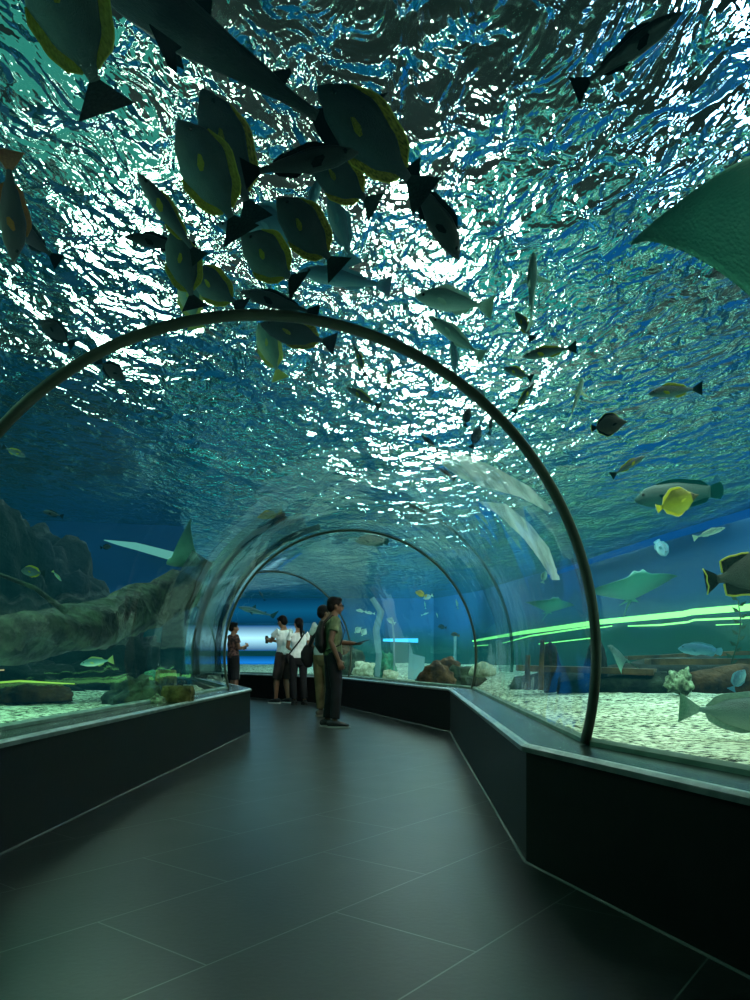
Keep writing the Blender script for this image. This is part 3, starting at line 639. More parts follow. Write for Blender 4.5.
FISH = [
 # label, x, y, heading, px, species, skin, frac, extra
 ('large grey fish with yellow fin edges cut off by the top edge, upper left corner', 70, 20, 118, 112, 'surgeon', 'grey', .35, dict(tall=1.05)),
 ('slender brown fish with an orange tail diving head down at the left edge', 11, 207, -87, 78, 'snapper', 'brown', .4, {}),
 ('dark fish crossing behind the orange tailed fish at the left edge', 32, 239, 148, 50, 'snapper', 'dark', .6, {}),
 ('small black fish above the near arch on its left side', 57, 333, 150, 31, 'surgeon', 'dark', .6, {}),
 ('small black fish just under the near arch on its left side', 111, 370, -32, 27, 'surgeon', 'dark', .5, {}),
 ('small dark fish over the blue water beside the big dark rock mound', 53, 514, 170, 18, 'snapper', 'dark', .4, {}),
 ('tiny dark fish right of the dark mound in the blue water', 106, 547, 10, 10, 'surgeon', 'dark', .4, {}),
 ('dark deep-bodied fish highest of the shoal, head up, with a pale fin', 230, 158, 116, 98, 'surgeon', 'darkyel', .75, dict(tall=.85)),
 ('grey deep-bodied fish with yellow pectoral spot at the left of the shoal', 211, 180, 124, 92, 'surgeon', 'grey', .4, {}),
 ('slender black fish lying level across the top of the shoal', 300, 163, 12, 100, 'slender', 'dark', .2, dict(bend=.3)),
 ('blue-grey fish hidden in part behind the level black fish', 343, 182, 148, 68, 'surgeon', 'darkyel', .6, {}),
 ('big dark fish with amber fin at the upper right of the shoal', 374, 143, 140, 118, 'surgeon', 'darkyel', .5, dict(tall=.8)),
 ('dark slender fish diving to the lower right beside the bright glare', 434, 214, -58, 84, 'snapper', 'dark', .4, {}),
 ('slender grey-green fish with head up at the far left of the shoal', 170, 218, 132, 78, 'slender', 'grey', .4, dict(bend=-.3)),
 ('dark curved slender fish pointing left under the slender grey-green one', 160, 243, 178, 58, 'slender', 'dark', .6, dict(bend=.5)),
 ('teal-grey oval fish upright over the white glare at lower left of the shoal', 184, 270, 108, 62, 'surgeon', 'grey', .3, {}),
 ('pale yellow-green fish seen tail end below the teal-grey oval one', 190, 302, 105, 44, 'surgeon', 'paleyel', .6, {}),
 ('grey oval fish between the white glare and the near arch crown', 216, 289, 150, 56, 'surgeon', 'grey', .4, {}),
 ('dark olive fish with a bright yellow pectoral fin in mid shoal', 309, 235, 136, 76, 'surgeon', 'darkyel', .25, {}),
 ('round green-grey fish with yellow rear fins in mid shoal', 271, 261, 145, 62, 'surgeon', 'grey', .3, dict(tall=1.25)),
 ('blue-grey fish half hidden above the round green-grey fish', 276, 229, 165, 64, 'surgeon', 'blue', .7, {}),
 ('dull blue-grey slender fish left of the half hidden blue-grey one', 243, 234, 165, 46, 'snapper', 'blue', .8, {}),
 ('pale blue slender fish head up right of mid shoal', 341, 230, 112, 60, 'snapper', 'blue', .4, {}),
 ('short pale blue fish pointing up below the level black fish', 313, 200, 70, 42, 'slender', 'blue', .8, {}),
 ('ghostly pale long fish right of the shoal above the near arch', 345, 279, 172, 84, 'slender', 'blue', .8, {}),
 ('dark slender fish skimming just above the crown of the near arch', 280, 303, 168, 72, 'slender', 'dark', .5, {}),
 ('dark grey fish with yellow lower fins just under the crown of the near arch', 298, 334, 168, 70, 'surgeon', 'darkyel', .4, dict(tall=.75)),
 ('pale green fish with a yellow tail hanging head up under the near arch crown', 270, 351, 112, 52, 'surgeon', 'paleyel', .4, dict(tall=.85)),
 ('thin pale fish head up inside the near arch left of the light streak', 360, 361, 112, 30, 'slender', 'grey', .5, {}),
 ('tiny grey fish in the upper part of the white light streak', 389, 379, 75, 20, 'slender', 'grey', .5, {}),
 ('grey slender fish pointing left into the dark ripples by the light streak', 363, 397, 152, 38, 'slender', 'grey', .5, {}),
 ('pale grey fish heading left below the brightest glare', 454, 302, 170, 72, 'snapper', 'pale', .4, {}),
 ('pale slender fish with body curved down right below the glare', 456, 337, 144, 62, 'slender', 'pale', .35, dict(bend=.5)),
 ('blue-green vertical fish touching the outside of the near arch', 454, 360, 96, 38, 'slender', 'blue', .5, {}),
 ('small dark grey fish head up right of the pale finned shark', 524, 326, 122, 30, 'snapper', 'grey', .4, {}),
 ('grey fish level with head left among the small fish right of the arch', 549, 352, -175, 49, 'slender', 'grey', .4, {}),
 ('small grey fish curving down right under the level grey one', 518, 373, 158, 29, 'snapper', 'grey', .4, {}),
 ('small slim grey fish pointing up right beside the outer arch', 524, 398, 52, 32, 'slender', 'grey', .4, {}),
 ('black disc-shaped fish with yellow rim and tail', 609, 425, 6, 33, 'butterfly', 'blackyel', .3, dict(tall=.85)),
 ('grey fish with a light belly heading left near the right edge', 675, 391, 179, 45, 'snapper', 'grey', .4, dict(tall=.9)),
 ('slim grey-green fish slanting up right above the big green wrasse', 628, 466, 28, 34, 'slender', 'grey', .4, {}),
 ('big dark green wrasse with square tail behind the yellow fish', 678, 495, -178, 76, 'wrasse', 'green', .5, {}),
 ('bright yellow disc-shaped fish with a white back line', 677, 502, 16, 38, 'butterfly', 'yellow', .2, dict(tall=.95)),
 ('slim silver fish above the stout fish seen head-on', 709, 533, 16, 28, 'slender', 'pale', .35, {}),
 ('stout blue-grey fish seen nearly head-on below the wrasse', 661, 548, -60, 24, 'wrasse', 'blue', .5, dict(yaw=60)),
 ('dark triggerfish with cream yellow edged fins cut by the right edge', 751, 573, 9, 82, 'trigger', 'trigger', .1, {}),
 ('small dark fish head up just inside the near arch on its right', 467, 417, 76, 18, 'surgeon', 'dark', .4, dict(tall=.8)),
 ('small dark fish above the broad pale streak, lowest of three inside the near arch', 476, 437, 66, 22, 'surgeon', 'dark', .4, dict(tall=.8)),
 ('small dark fish almost touching the inner edge of the near arch', 491, 424, 78, 20, 'slender', 'dark', .5, {}),
 ('small blue fish peeking out from behind the near arch', 481, 395, 115, 15, 'surgeon', 'blue', .5, {}),
 ('thin dark fish slanting left above the pale diagonal streak', 430, 443, 138, 22, 'slender', 'dark', .5, {}),
 ('thin dark fish at the left tip of the pale diagonal streak', 447, 474, 142, 19, 'slender', 'dark', .5, {}),
 ('small yellow-orange fish left of the far arch crown', 270, 515, -168, 25, 'snapper', 'orange', .4, dict(tall=1.1)),
 ('flat dark green fish pressed along the crown of the middle arch', 372, 541, 178, 34, 'wrasse', 'green', .5, {}),
 ('yellow and white fish in the middle arch above the blue water', 421, 594, 160, 12, 'surgeon', 'orange', .4, {}),
 ('white fish touching the yellow and white one', 428, 597, -160, 10, 'surgeon', 'white', .45, {}),
 ('pale level fish right of the head of the man in green', 361, 611, 170, 11, 'snapper', 'white', .5, {}),
 ('pale level fish second to the right of the head of the man in green', 370, 613, 172, 10, 'snapper', 'white', .55, {}),
 ('round white fish beside the face of the man in green', 358, 630, 40, 9, 'butterfly', 'white', .5, {}),
 ('round white fish slightly lower and right of its twin by the man in green', 364, 632, 60, 9, 'butterfly', 'white', .45, {}),
 ('small pale green fish by the tall clear tube in the middle arch', 391, 621, 150, 10, 'surgeon', 'pale', .5, {}),
 ('tiny silver fish swimming up in the blue of the middle arch', 425, 614, 20, 8, 'slender', 'white', .5, {}),
 ('tiny silver speck of a fish right of the other silver one', 437, 615, 110, 5, 'slender', 'white', .5, {}),
 ('small dark fish low in the blue of the middle arch', 442, 627, 170, 9, 'surgeon', 'dark', .5, {}),
 ('small brownish fish near the right foot of the middle arch', 455, 635, 170, 9, 'surgeon', 'brown', .5, {}),
 ('pale fish hanging upright behind the glass by the middle arch', 425, 605, 100, 8, 'slender', 'pale', .6, {}),
 ('small pale fish head up between near and middle arch', 544, 577, 75, 12, 'surgeon', 'pale', .3, {}),
 ('small grey fish resting against the outside of the middle arch', 457, 604, 100, 10, 'slender', 'pale', .35, {}),
 ('pale green fish swimming low over the sand left of the tunnel', 97, 662, -172, 30, 'snapper', 'paleyel', .35, {}),
 ('tiny yellow-green fish in front of the dark rock mound', 57, 576, -50, 12, 'slender', 'paleyel', .2, {}),
 ('dim green fish in front of the dark rock mound at left edge', 33, 572, 175, 20, 'surgeon', 'grey', .15, {}),
 ('pale blue humped fish half hidden behind the long plank', 700, 650, 175, 38, 'wrasse', 'blue', .42, dict(d=10.6)),
 ('large silver-grey fish resting on the sand at the right edge', 738, 713, -4, 98, 'surgeon', 'pale', .45, dict(tall=.72)),
 ('dim blue fish in the shadow under the plank at right edge', 738, 680, 60, 22, 'surgeon', 'blue', .4, {}),
 ('small pale fish at the left edge below the near arch', 14, 452, -20, 20, 'snapper', 'grey', .4, {}),
 ('long slim dark fish high in the upper right', 626, 53, 22, 84, 'slender', 'dark', .5, {}),
]
for (lb, x, y, a, lp, sp, sk, fr, kw) in FISH:
    fish(lb, x, y, a, lp, sp, sk, fr, **kw)
fish('pale shark seen from below with spread fins right of the glare', 532, 293, 88, 64, 'shark', 'pale', .5, roll=65, cat='shark')
fish('small pale shark coming head on with fins spread', 576, 400, 72, 40, 'shark', 'white', .4, roll=80, cat='shark')
fish('grey shark cruising left beyond the far end of the tunnel', 258, 612, 166, 40, 'shark', 'shark', .5, cat='shark')
fish('huge dark shark silhouette gliding overhead near the top', 225, 55, 158, 250, 'shark', 'dark', .9, cat='shark')
fish('dark bird-like small ray far beyond the tunnel bend', 262, 596, 120, 12, 'shark', 'dark', .5, cat='ray')

# ------------------------------------------------------------------ rays
def ray_parts(curl):
    rows = []; nu, nv = 17, 22
    # disc outline by span coordinate s in -1..1 : leading and trailing edge x
    vt, vb = [], []
    for j in range(nv+1):
        s = -1 + 2*j/nv; a = abs(s)
        lead = .30 - .08*a - .34*a**2.2 + (.07 if a < .12 else .07*max(0, (.24-a)/.12)); trail = -.32 + .30*a**.9 - .10*a**3 + .0
        if a > .97: trail = lead - .02
        th = .085*(1-a)**1.3 + .004
        zc = curl*(a**2)*.55
        rt_, rb_ = [], []
        for i in range(nu+1):
            u = i/nu; x = lead + (trail-lead)*u
            pr = math.sin(math.pi*min(1, max(0, u))**.75)*1.0
            rt_.append((x, s*.62, zc + th*pr + .012*math.exp(-((a-.09)/.04)**2)*(1 if .05 < u < .2 else 0)*3)); rb_.append((x, s*.62, zc - th*.55*pr))
        rows.append(rt_ + rb_[::-1][1:-1])
    return rows
M_RAYS = {
 'green': fish_material('pale_green_ray_skin', '#2c5a50', '#6fc4a4', '#9be0c0'),
 'teal': fish_material('teal_ray_skin', '#2a7870', '#3f988a', '#58b8a2'),
 'dusk': fish_material('dusky_ray_skin', '#31544c', '#54806f', '#7fae92'),
}
def ray(label, c, M, span, mat, curl=.35, tail=1.0, cat='ray'):
    root = bpy.data.objects.new('stingray', None); L = span/1.24
    root.matrix_world = Matrix.Translation(c) @ M.to_4x4() @ Matrix.Diagonal((L, L, L, 1)); link(root)
    root['label'] = label; root['category'] = cat
    me = grid_mesh('body', ray_parts(curl)); me.materials.append(mat); link(bpy.data.objects.new('body', me), root)
    if tail > 0: t = tube_mesh('tail', [(-.28, 0, .0), (-.5, 0, .02), (-.8, .01, .03), (-.3-tail, .03, .05)], [.022, .014, .008, .003]); t.materials.append(mat); link(bpy.data.objects.new('tail', t), root)
    for sg in (1, -1):
        bm = bmesh.new(); bmesh.ops.create_uvsphere(bm, u_segments=10, v_segments=6, radius=.02)
        for v in bm.verts: v.co += Vector((.26, sg*.085, .035))
        e = bpy.data.meshes.new('eye'); bm.to_mesh(e); bm.free(); e.materials.append(M_EYE); link(bpy.data.objects.new('eye', e), root)
        if tail <= 0: continue
        pf = bpy.data.meshes.new('pelvic_fin'); pf.from_pydata([(-.24, sg*.03, 0), (-.40, sg*.13, 0), (-.34, sg*.02, 0), (-.24, sg*.03, .01), (-.40, sg*.13, .005), (-.34, sg*.02, .01)], [], [(0,1,2), (3,5,4), (0,3,4,1), (1,4,5,2), (2,5,3,0)]); pf.update(); pf.materials.append(mat)
        link(bpy.data.objects.new('pelvic_fin', pf), root)
    return root
def basis(f, z):
    f = Vector(f).normalized(); z = Vector(z); y = z.cross(f).normalized(); z = f.cross(y)
    return Matrix((f, y, z)).transposed()
# wing tip at (635,228): the disc is banked so that its pale underside shows
c0 = at(828, 222, 2.9)
ray('large pale green ray gliding in from the right edge, wing tip trailing dark edge', c0, basis((.35, -.25, .90), (.75, .62, .60)), 1.55, M_RAYS['green'], curl=.10, tail=0)
c0 = at(186, 563, 10.3)
ray('small ray with one wing raised and a long thin tail left of the tunnel bend', c0, basis((-.95, -.25, -.05), (.25, .45, .9)), .89, M_RAYS['dusk'], curl=1.1, tail=.7)
c0 = at(635, 588, 9.6)
ray('pale teal ray with wings spread wide above the green light line', c0, basis((-.10, -.82, .42), (-.14, .45, .85)), 1.25, M_RAYS['teal'], curl=.25, tail=.35)
c0 = at(552, 606, 10.0)
ray('dim teal ray seen through the glass just left of the near arch foot', c0, basis((.1, -.82, .42), (.0, .45, .85)), .68, M_RAYS['teal'], curl=.25, tail=.35)
# ------------------------------------------------------------------ rocks, timbers and corals
M_ROCKD = principled('dark_reef_rock', '#030605', '#0e1612', 3, .95, bump=.06, bscale=6)
M_ROCKG = principled('mossy_rock', '#1d2a22', '#4c5e48', 5, .95, bump=.05, bscale=9)
M_ROCKR = principled('red_brown_rock', '#2c1d12', '#6e4a2c', 6, .95, bump=.05, bscale=10)
M_LOGP = principled('pale_waterlogged_wood', '#0e150e', '#38452f', 4.5, .95, bump=.10, bscale=6, detail=9, contrast=(.40, .66))
M_LOGB = principled('brown_plank_wood', '#2e2012', '#7d5a34', 3, .85, bump=.02, bscale=12)
M_LOGD = principled('dark_hull_wood', '#0e100c', '#2c2a20', 3, .9, bump=.03, bscale=8)
M_CORAL = principled('coral_crust', '#3d4a36', '#b7c9a0', 14, .95, bump=.05, bscale=16)
M_SPONGE = principled('barrel_sponge', '#3a3a1c', '#8a7d42', 8, .95, bump=.03, bscale=20)
M_ALGAE = principled('green_algae_ball', '#1d5a46', '#3f9a78', 8, .9, bump=.03, bscale=20)
M_PEB = principled('pale_coral_rubble', '#a8ad8c', '#e8edd2', 12, .95, bump=.02, bscale=20)
M_KELP = principled('kelp_leaf', '#0e2416', '#1f4a2a', 8, .6)
M_GHOST, _nt, _o = new_mat('clear_tube_plastic')
_a = N(_nt, 'ShaderNodeBsdfTransparent'); _a.inputs[0].default_value = (.75, .9, .95, 1)
_b = N(_nt, 'ShaderNodeBsdfTranslucent'); _b.inputs[0].default_value = (.55, .75, .8, 1)
_c = N(_nt, 'ShaderNodeMixShader'); _c.inputs[0].default_value = .35
_nt.links.new(_a.outputs[0], _c.inputs[1]); _nt.links.new(_b.outputs[0], _c.inputs[2]); _nt.links.new(_c.outputs[0], _o.inputs[0])
def rock(name, c, r, mat, label, cat='rock', seed=0, rough=.35, sub=5, group=None, flat=.0, rz=0):
    bm = bmesh.new(); bmesh.ops.create_icosphere(bm, subdivisions=sub, radius=1)
    for v in bm.verts:
        p = v.co.copy()
        h = noise.fractal(p*1.5 + Vector((seed*7.3, seed, 2)), 1, 2, 5)*rough + abs(noise.noise(p*3.3 + Vector((seed, 3, seed*2))))*rough*.5
        p *= 1 + h
        if p.z < -flat: p.z = -flat + (p.z+flat)*.3
        v.co = Vector((p.x*r[0], p.y*r[1], p.z*r[2]))
    o = bm_obj(name, bm, mat); o.location = c; o.rotation_euler[2] = rz
    return tag(o, label, cat, group)
def log(name, pts, rads, mat, label, cat='log', seed=0, rough=.18, group=None, parent=None):
    """a knotty tapering timber along a polyline"""
    rows = []; P_ = [Vector(p) for p in pts]; N_ = 14*(len(P_)-1); seg = 18
    for i in range(N_+1):
        u = i/N_*(len(P_)-1); k = min(int(u), len(P_)-2); f = u-k
        p = P_[k].lerp(P_[k+1], f); q = (P_[k+1]-P_[k]).normalized(); r = rads[k]*(1-f)+rads[k+1]*f
        a = Vector((0, 0, 1)).cross(q).normalized(); b = q.cross(a)
        row = []
        for j in range(seg):
            t = j*math.tau/seg; d = a*math.cos(t)+b*math.sin(t)
            h = 1 + rough*2*noise.noise((p*1.2 + d*.9 + Vector((seed, 0, 0)))) + rough*noise.noise(p*5 + d*2.5)
            row.append(tuple(p + d*r*h))
        rows.append(row)
    me = grid_mesh(name, rows); me.materials.append(mat)
    o = link(bpy.data.objects.new(name, me), parent)
    return tag(o, label, cat, group) if parent is None else o
rock('reef_rock', (-5.35, 11.0, .6), (1.15, 1.5, 2.1), M_ROCKD, 'tall dark rock mound rising from the sand left of the tunnel', seed=3, rough=.42, sub=6, flat=.2)
rock('reef_rock', (-4.35, 11.2, .5), (1.05, 1.1, 1.15), M_ROCKD, 'lower dark shoulder of rock at the foot of the tall mound', seed=8, rough=.4, flat=.3)
lg = log('fallen_log', [at(-25, 640, 6.6), at(55, 632, 7.4), at(120, 617, 8.6), at(178, 594, 10.2)], [.22, .25, .27, .30], M_LOGP, 'thick pale-green waterlogged tree trunk sloping up to the right', 'log', seed=2, rough=.22)
br = log('driftwood_branch', [at(-5, 573, 6.8), at(35, 588, 7.0), at(66, 612, 7.3)], [.018, .022, .03], M_LOGP, 'thin bare branch curving down onto the pale trunk', 'branch', seed=4, rough=.1)
log('driftwood_branch', [at(95, 606, 8.4), at(125, 598, 8.8), at(150, 588, 9.4)], [.04, .05, .03], M_LOGD, 'dark short branch lying along the top of the pale trunk', 'branch', seed=6)
for i, (x, y, d, r, lb) in enumerate([(15, 660, 9.6, (.7, .5, .42), 'black boulder under the pale trunk by the left edge'), (75, 655, 10.4, (.8, .5, .42), 'wide black boulder under the middle of the pale trunk'), (128, 652, 11.4, (.8, .5, .5), 'black boulder under the raised end of the pale trunk')]):
    c = at(x, y, d); c.z = .50; rock('boulder', c, r, M_ROCKD, lb, seed=11+i, flat=.3)
c = at(136, 676, 7.1); c.z = .5
rock('boulder', c, (.26, .2, .24), M_ROCKG, 'peaked mossy rock on the sand by the barrel sponges', seed=21, flat=.25)
def sponge(label, c, r, h, mat):
    rows = []
    prof_ = [(0, r*.7), (h*.3, r*.95), (h*.7, r*1.02), (h, r*.92), (h*1.0, r*.72), (h*.6, r*.5), (h*.45, .01)]
    for z, rr in prof_:
        rows.append([(rr*(1+.08*math.sin(9*j*math.tau/24))*math.cos(j*math.tau/24), rr*(1+.08*math.sin(9*j*math.tau/24))*math.sin(j*math.tau/24), z) for j in range(24)])
    me = grid_mesh('barrel_sponge', rows); me.materials.append(mat)
    o = link(bpy.data.objects.new('barrel_sponge', me)); o.location = c; return tag(o, label, 'sponge')
c = at(166, 676, 7.4); c.z = .49; sponge('tall brown barrel sponge behind the mossy rock', c, .10, .32, M_SPONGE)
c = at(178, 679, 6.7); c.z = .49; sponge('short wide brown barrel sponge next to the tall one', c, .14, .19, M_SPONGE)
c = at(152, 664, 7.6); c.z = .68; rock('algae_ball', c, (.12, .12, .12), M_ALGAE, 'round blue-green algae ball above the mossy rock', 'coral', seed=31, rough=.12, sub=4)
c = at(158, 681, 6.5); c.z = .53; rock('sea_cauliflower', c, (.07, .07, .07), M_CORAL, 'small pale coral head in front of the sponges', 'coral', seed=33, rough=.4, sub=4)
c = at(28, 693, 7.3); c.z = .56
rock('sunken_log_block', c, (.42, .20, .13), M_ROCKR, 'dark brown block half sunk in the sand by the left edge', 'block', seed=41, rough=.2, flat=.4)
log('reflection_line', [at(-20, 684, 6.9), at(20, 681, 6.9), at(75, 684, 6.9)], [.008, .010, .004], emission('glowing_green_line', (.45, 1, .12, 1), .7), 'thin yellow-green reflection line painted across the brown block', 'light line', rough=.05)  # glowing tubes put in for reflected lines of light
log('reflection_line', [at(-20, 671, 6.9), at(4, 670, 6.9)], [.008, .006], emission('glowing_orange_line', (.9, .75, .35, 1), .6), 'short pale painted reflection dash at the left edge above the brown block', 'light line', rough=.05)

# right: sunken timbers
def plank(name, p0, p1, w, t, mat, label, cat='plank', tilt=0):
    p0, p1 = Vector(p0), Vector(p1); q = (p1-p0); L = q.length; q.normalize()
    a = Vector((0, 0, 1)).cross(q).normalized(); b = q.cross(a)
    rows = []; n_ = 24
    for i in range(n_+1):
        p = p0 + q*L*i/n_; k = .015*noise.noise(p*2); e = .02*noise.noise(p*5)
        if i in (0, n_): e -= .02
        sec = [(-w/2-e, -t/2), (-w/2-e, t/2), (0, t/2+k), (w/2+e, t/2), (w/2+e, -t/2), (0, -t/2+k)]
        rows.append([tuple(p + a*x + b*(z+k)) for x, z in sec])
    me = grid_mesh(name, rows); me.materials.append(mat); me.polygons.foreach_set('use_smooth', [False]*len(me.polygons))
    return tag(link(bpy.data.objects.new(name, me)), label, cat)
plank('wreck_plank', at(648, 661, 9.4), at(775, 661, 9.2), .42, .07, M_LOGB, 'long brown plank lying level across the timbers at the right edge')
plank('wreck_plank', at(625, 658, 11.2), at(745, 653, 11.0), .4, .06, M_LOGB, 'narrow brown plank behind the long level plank')
plank('wreck_plank', at(520, 668, 9.3), at(655, 672, 8.6), .40, .07, M_LOGB, 'worn brown plank running behind the near arch foot')
log('hull_timber', [at(516, 690, 10.6), at(600, 686, 9.9), at(700, 678, 9.9), at(790, 684, 9.7)], [.20, .26, .30, .27], M_LOGD, 'thick black hull timber under the planks', 'timber', seed=51)
log('hull_timber', [at(560, 689, 9.2), at(620, 687, 8.7), at(668, 684, 8.5)], [.09, .15, .13], M_LOGP, 'stubby grey timber lying on the sand left of the coral lump', 'timber', seed=53)
log('hull_timber', [at(690, 683, 8.7), at(740, 682, 8.6), at(790, 680, 8.5)], [.13, .19, .19], M_ROCKR, 'stubby brown timber right of the coral lump', 'timber', seed=55)
c = at(680, 686, 7.9); c.z = .60; rock('coral_mound', c, (.12, .12, .18), M_CORAL, 'knobbly pale coral lump standing between the two stubby timbers', 'coral', seed=61, rough=.55)
for x, y, d, h, w_, lb in ((551, 672, 9.6, .38, .12, 'black upright rock fin seen through the glass left of the near arch'), (596, 668, 9.2, .42, .14, 'black upright rock fin just right of the near arch foot')):
    c = at(x, y, d); c.z = .72; o = rock('rock_spire', c, (w_, .12, h), M_ROCKD, lb, seed=int(x), rough=.15, sub=4, flat=.6)
for x, y, lb in ((527, 676, 'thin brown upright post behind the glass, left one of the pair'), (541, 674, 'thin brown upright post behind the glass, right one of the pair')):
    log('timber_post', [at(x, 690, 8.8), at(x+1, 640 if x > 530 else 655, 8.8)], [.035, .025], M_LOGB, lb, 'post', seed=x)
c0 = at(618, 654, 8.6)
ray('grey ray flopped over the worn plank right of the near arch foot', c0, basis((-.75, -.2, .5), (.5, -.45, .75)), .55, M_RAYS['dusk'], curl=-.35, tail=.3)
# kelp strand
kp = [at(738, 600, 8.2), at(741, 622, 8.2), at(738, 642, 8.2), at(731, 664, 8.2)]
me = tube_mesh('stem', kp, [.006, .008, .008, .007]); me.materials.append(M_KELP)
kr = empty('kelp', (0, 0, 0)); tag(kr, 'thin dark kelp strand hanging across the green light lines at right', 'kelp')
link(bpy.data.objects.new('stem', me), kr)
lv = []
for i in range(12):
    u = i/11*2.98; k = int(u); p = Vector(kp[k]).lerp(Vector(kp[k+1]), u-k); s = 1 if i % 2 else -1; a = len(lv)*1
    q = [(0, 0, 0), (.03*s, 0, .035), (.085*s, 0, .055), (.05*s, .012, .0)]
    me = bpy.data.meshes.new('leaf'); me.from_pydata([tuple(p+Vector(v)) for v in q], [], [(0, 1, 2, 3)]); me.update(); me.materials.append(M_KELP)
    link(bpy.data.objects.new('leaf', me), kr)

# middle: small rocks and corals on the pale sand beyond
for i, (x, d, r, mat, lb) in enumerate([
    (437, 11.2, (.23, .18, .23), M_ROCKR, 'round red-brown rock on the sand inside the middle arch'),
    (462, 11.6, (.30, .22, .22), M_ROCKG, 'mossy rock right of the round red-brown one'),
    (449, 12.6, (.22, .2, .30), M_ROCKR, 'taller brown rock behind the round red-brown one'),
    (352, 17.5, (.34, .25, .42), M_ROCKG, 'olive boulder on the sand right of the man in green'),
    (340, 18.6, (.42, .3, .5), M_ROCKR, 'brown boulder behind the olive one'),
    (366, 16.6, (.30, .2, .22), M_PEB, 'low pale coral rock right of the smallest arch foot'),
    (390, 14.6, (.14, .12, .12), M_PEB, 'small pale stone in the middle of the far sand'),
    (385, 15.5, (.22, .2, .34), M_ALGAE, 'green coral mound behind the small pale stone'),
    (421, 12.4, (.09, .08, .06), M_ROCKD, 'dark flat stone left of the round red-brown rock')]):
    c = at(x, 670, d); c.z = .52 + r[2]*.3; rock('sea_rock', c, r, mat, lb, seed=70+i, sub=4, flat=.4)
c = at(483, 664, 10.4); c.z = .7; rock('pale_stone', c, (.19, .12, .16), M_PEB, 'squarish pale stone just right of the middle arch foot', seed=90, rough=.12, sub=4)
def tube_obj(name, pts, r, mat, label, cat, seg=12):
    me = tube_mesh(name, pts, r, seg); me.materials.append(mat); return tag(link(bpy.data.objects.new(name, me)), label, cat)
tube_obj('clear_pipe', [at(377, 677, 14.2), at(379, 655, 14.2), at(376, 630, 14.2), at(381, 612, 14.2), at(372, 598, 14.2)], [.055, .06, .07, .07, .05], M_GHOST, 'tall clear kinked pipe standing on the far sand', 'pipe')
tube_obj('clear_pipe', [at(394, 672, 15), at(394, 640, 15), at(392, 617, 15)], [.02, .02, .015], M_GHOST, 'thin clear pipe right of the tall kinked one', 'pipe')
tube_obj('clear_pipe', [at(455, 668, 15), at(455, 636, 15)], [.03, .03], M_GHOST, 'short clear pipe near the foot of the middle arch', 'pipe')
me = bpy.data.meshes.new('acrylic_sheet'); pp = [at(408, 679, 13.4), at(409, 640, 13.4), at(413, 654, 13.4), at(425, 657, 13.4), at(423, 682, 13.4)]
me.from_pydata([tuple(p) for p in pp] + [tuple(p+Vector((0, .03, 0))) for p in pp], [], [(0,1,2,3,4), (9,8,7,6,5)] + [(i, (i+1) % 5, 5+(i+1) % 5, 5+i) for i in range(5)]); me.update(); me.materials.append(M_GHOST)
tag(link(bpy.data.objects.new('acrylic_sheet', me)), 'pale clear sheet with a spike standing on the sand inside the middle arch', 'sheet')

# ------------------------------------------------------------------ light lines along the right tank wall
def on_wall(px, py, inset=.25):
    d = (6.35 + 1.975 - inset)/((px-375)/F + .158); return at(px, py, d)
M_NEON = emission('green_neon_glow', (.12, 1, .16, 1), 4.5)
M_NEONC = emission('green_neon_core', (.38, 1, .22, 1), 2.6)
M_BLUEGLOW = emission('blue_line_glow', (.01, .16, .60, 1), .45)
neon_and_glow_mats = {'g': M_NEONC, 'b': M_BLUEGLOW}
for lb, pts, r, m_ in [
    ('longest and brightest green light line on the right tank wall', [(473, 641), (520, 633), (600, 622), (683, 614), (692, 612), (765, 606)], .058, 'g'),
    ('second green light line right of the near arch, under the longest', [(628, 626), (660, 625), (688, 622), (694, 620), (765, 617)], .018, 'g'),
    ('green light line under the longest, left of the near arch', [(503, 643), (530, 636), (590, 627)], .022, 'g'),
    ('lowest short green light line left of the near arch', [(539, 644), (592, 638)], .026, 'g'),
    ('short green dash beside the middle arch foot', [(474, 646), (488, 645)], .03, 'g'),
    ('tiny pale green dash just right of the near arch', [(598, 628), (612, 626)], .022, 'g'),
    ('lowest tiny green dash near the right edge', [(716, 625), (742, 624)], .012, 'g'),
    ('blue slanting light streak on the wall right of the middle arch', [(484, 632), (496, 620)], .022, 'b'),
    ('wide blue band of painted glow rising along the water line at right', [(545, 577), (600, 558), (660, 536), (765, 499)], .075, 'b')]:  # last one: glowing tube painted in for the water line, no lamp
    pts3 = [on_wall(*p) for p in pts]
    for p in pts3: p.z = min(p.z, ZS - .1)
    me = tube_mesh('glow_line', pts3, [r*.6] + [r]*(len(pts)-2) + [r*.5 if len(pts) == 2 else r], 8); me.materials.append(neon_and_glow_mats[m_])
    tag(link(bpy.data.objects.new('glow_line', me)), lb, 'light line')
def strip(name, pts, r, mat, label):
    me = tube_mesh(name, pts, r, 8); me.materials.append(mat); return tag(link(bpy.data.objects.new(name, me)), label, 'light')
strip('glow_strip', [at(383, 640, 27), at(418, 640.5, 27)], [.05, .08], emission('cyan_tube_glow', (.1, .65, 1, 1), 2), 'short cyan light line low on the far wall in the middle arch')
strip('glow_strip', [at(104, 540, 12.6), at(118, 543, 12.4), at(135, 546, 12.2), at(172, 556, 11.6), at(190, 560, 11.3), at(205, 563, 11)], [.006, .035, .06, .07, .04, .008], emission('mint_reflection_glow', (.25, .75, .62, 1), .65), 'long pale mint painted reflection streak at the water line left of the tunnel')  # glowing tube shaped as a reflection at the water line
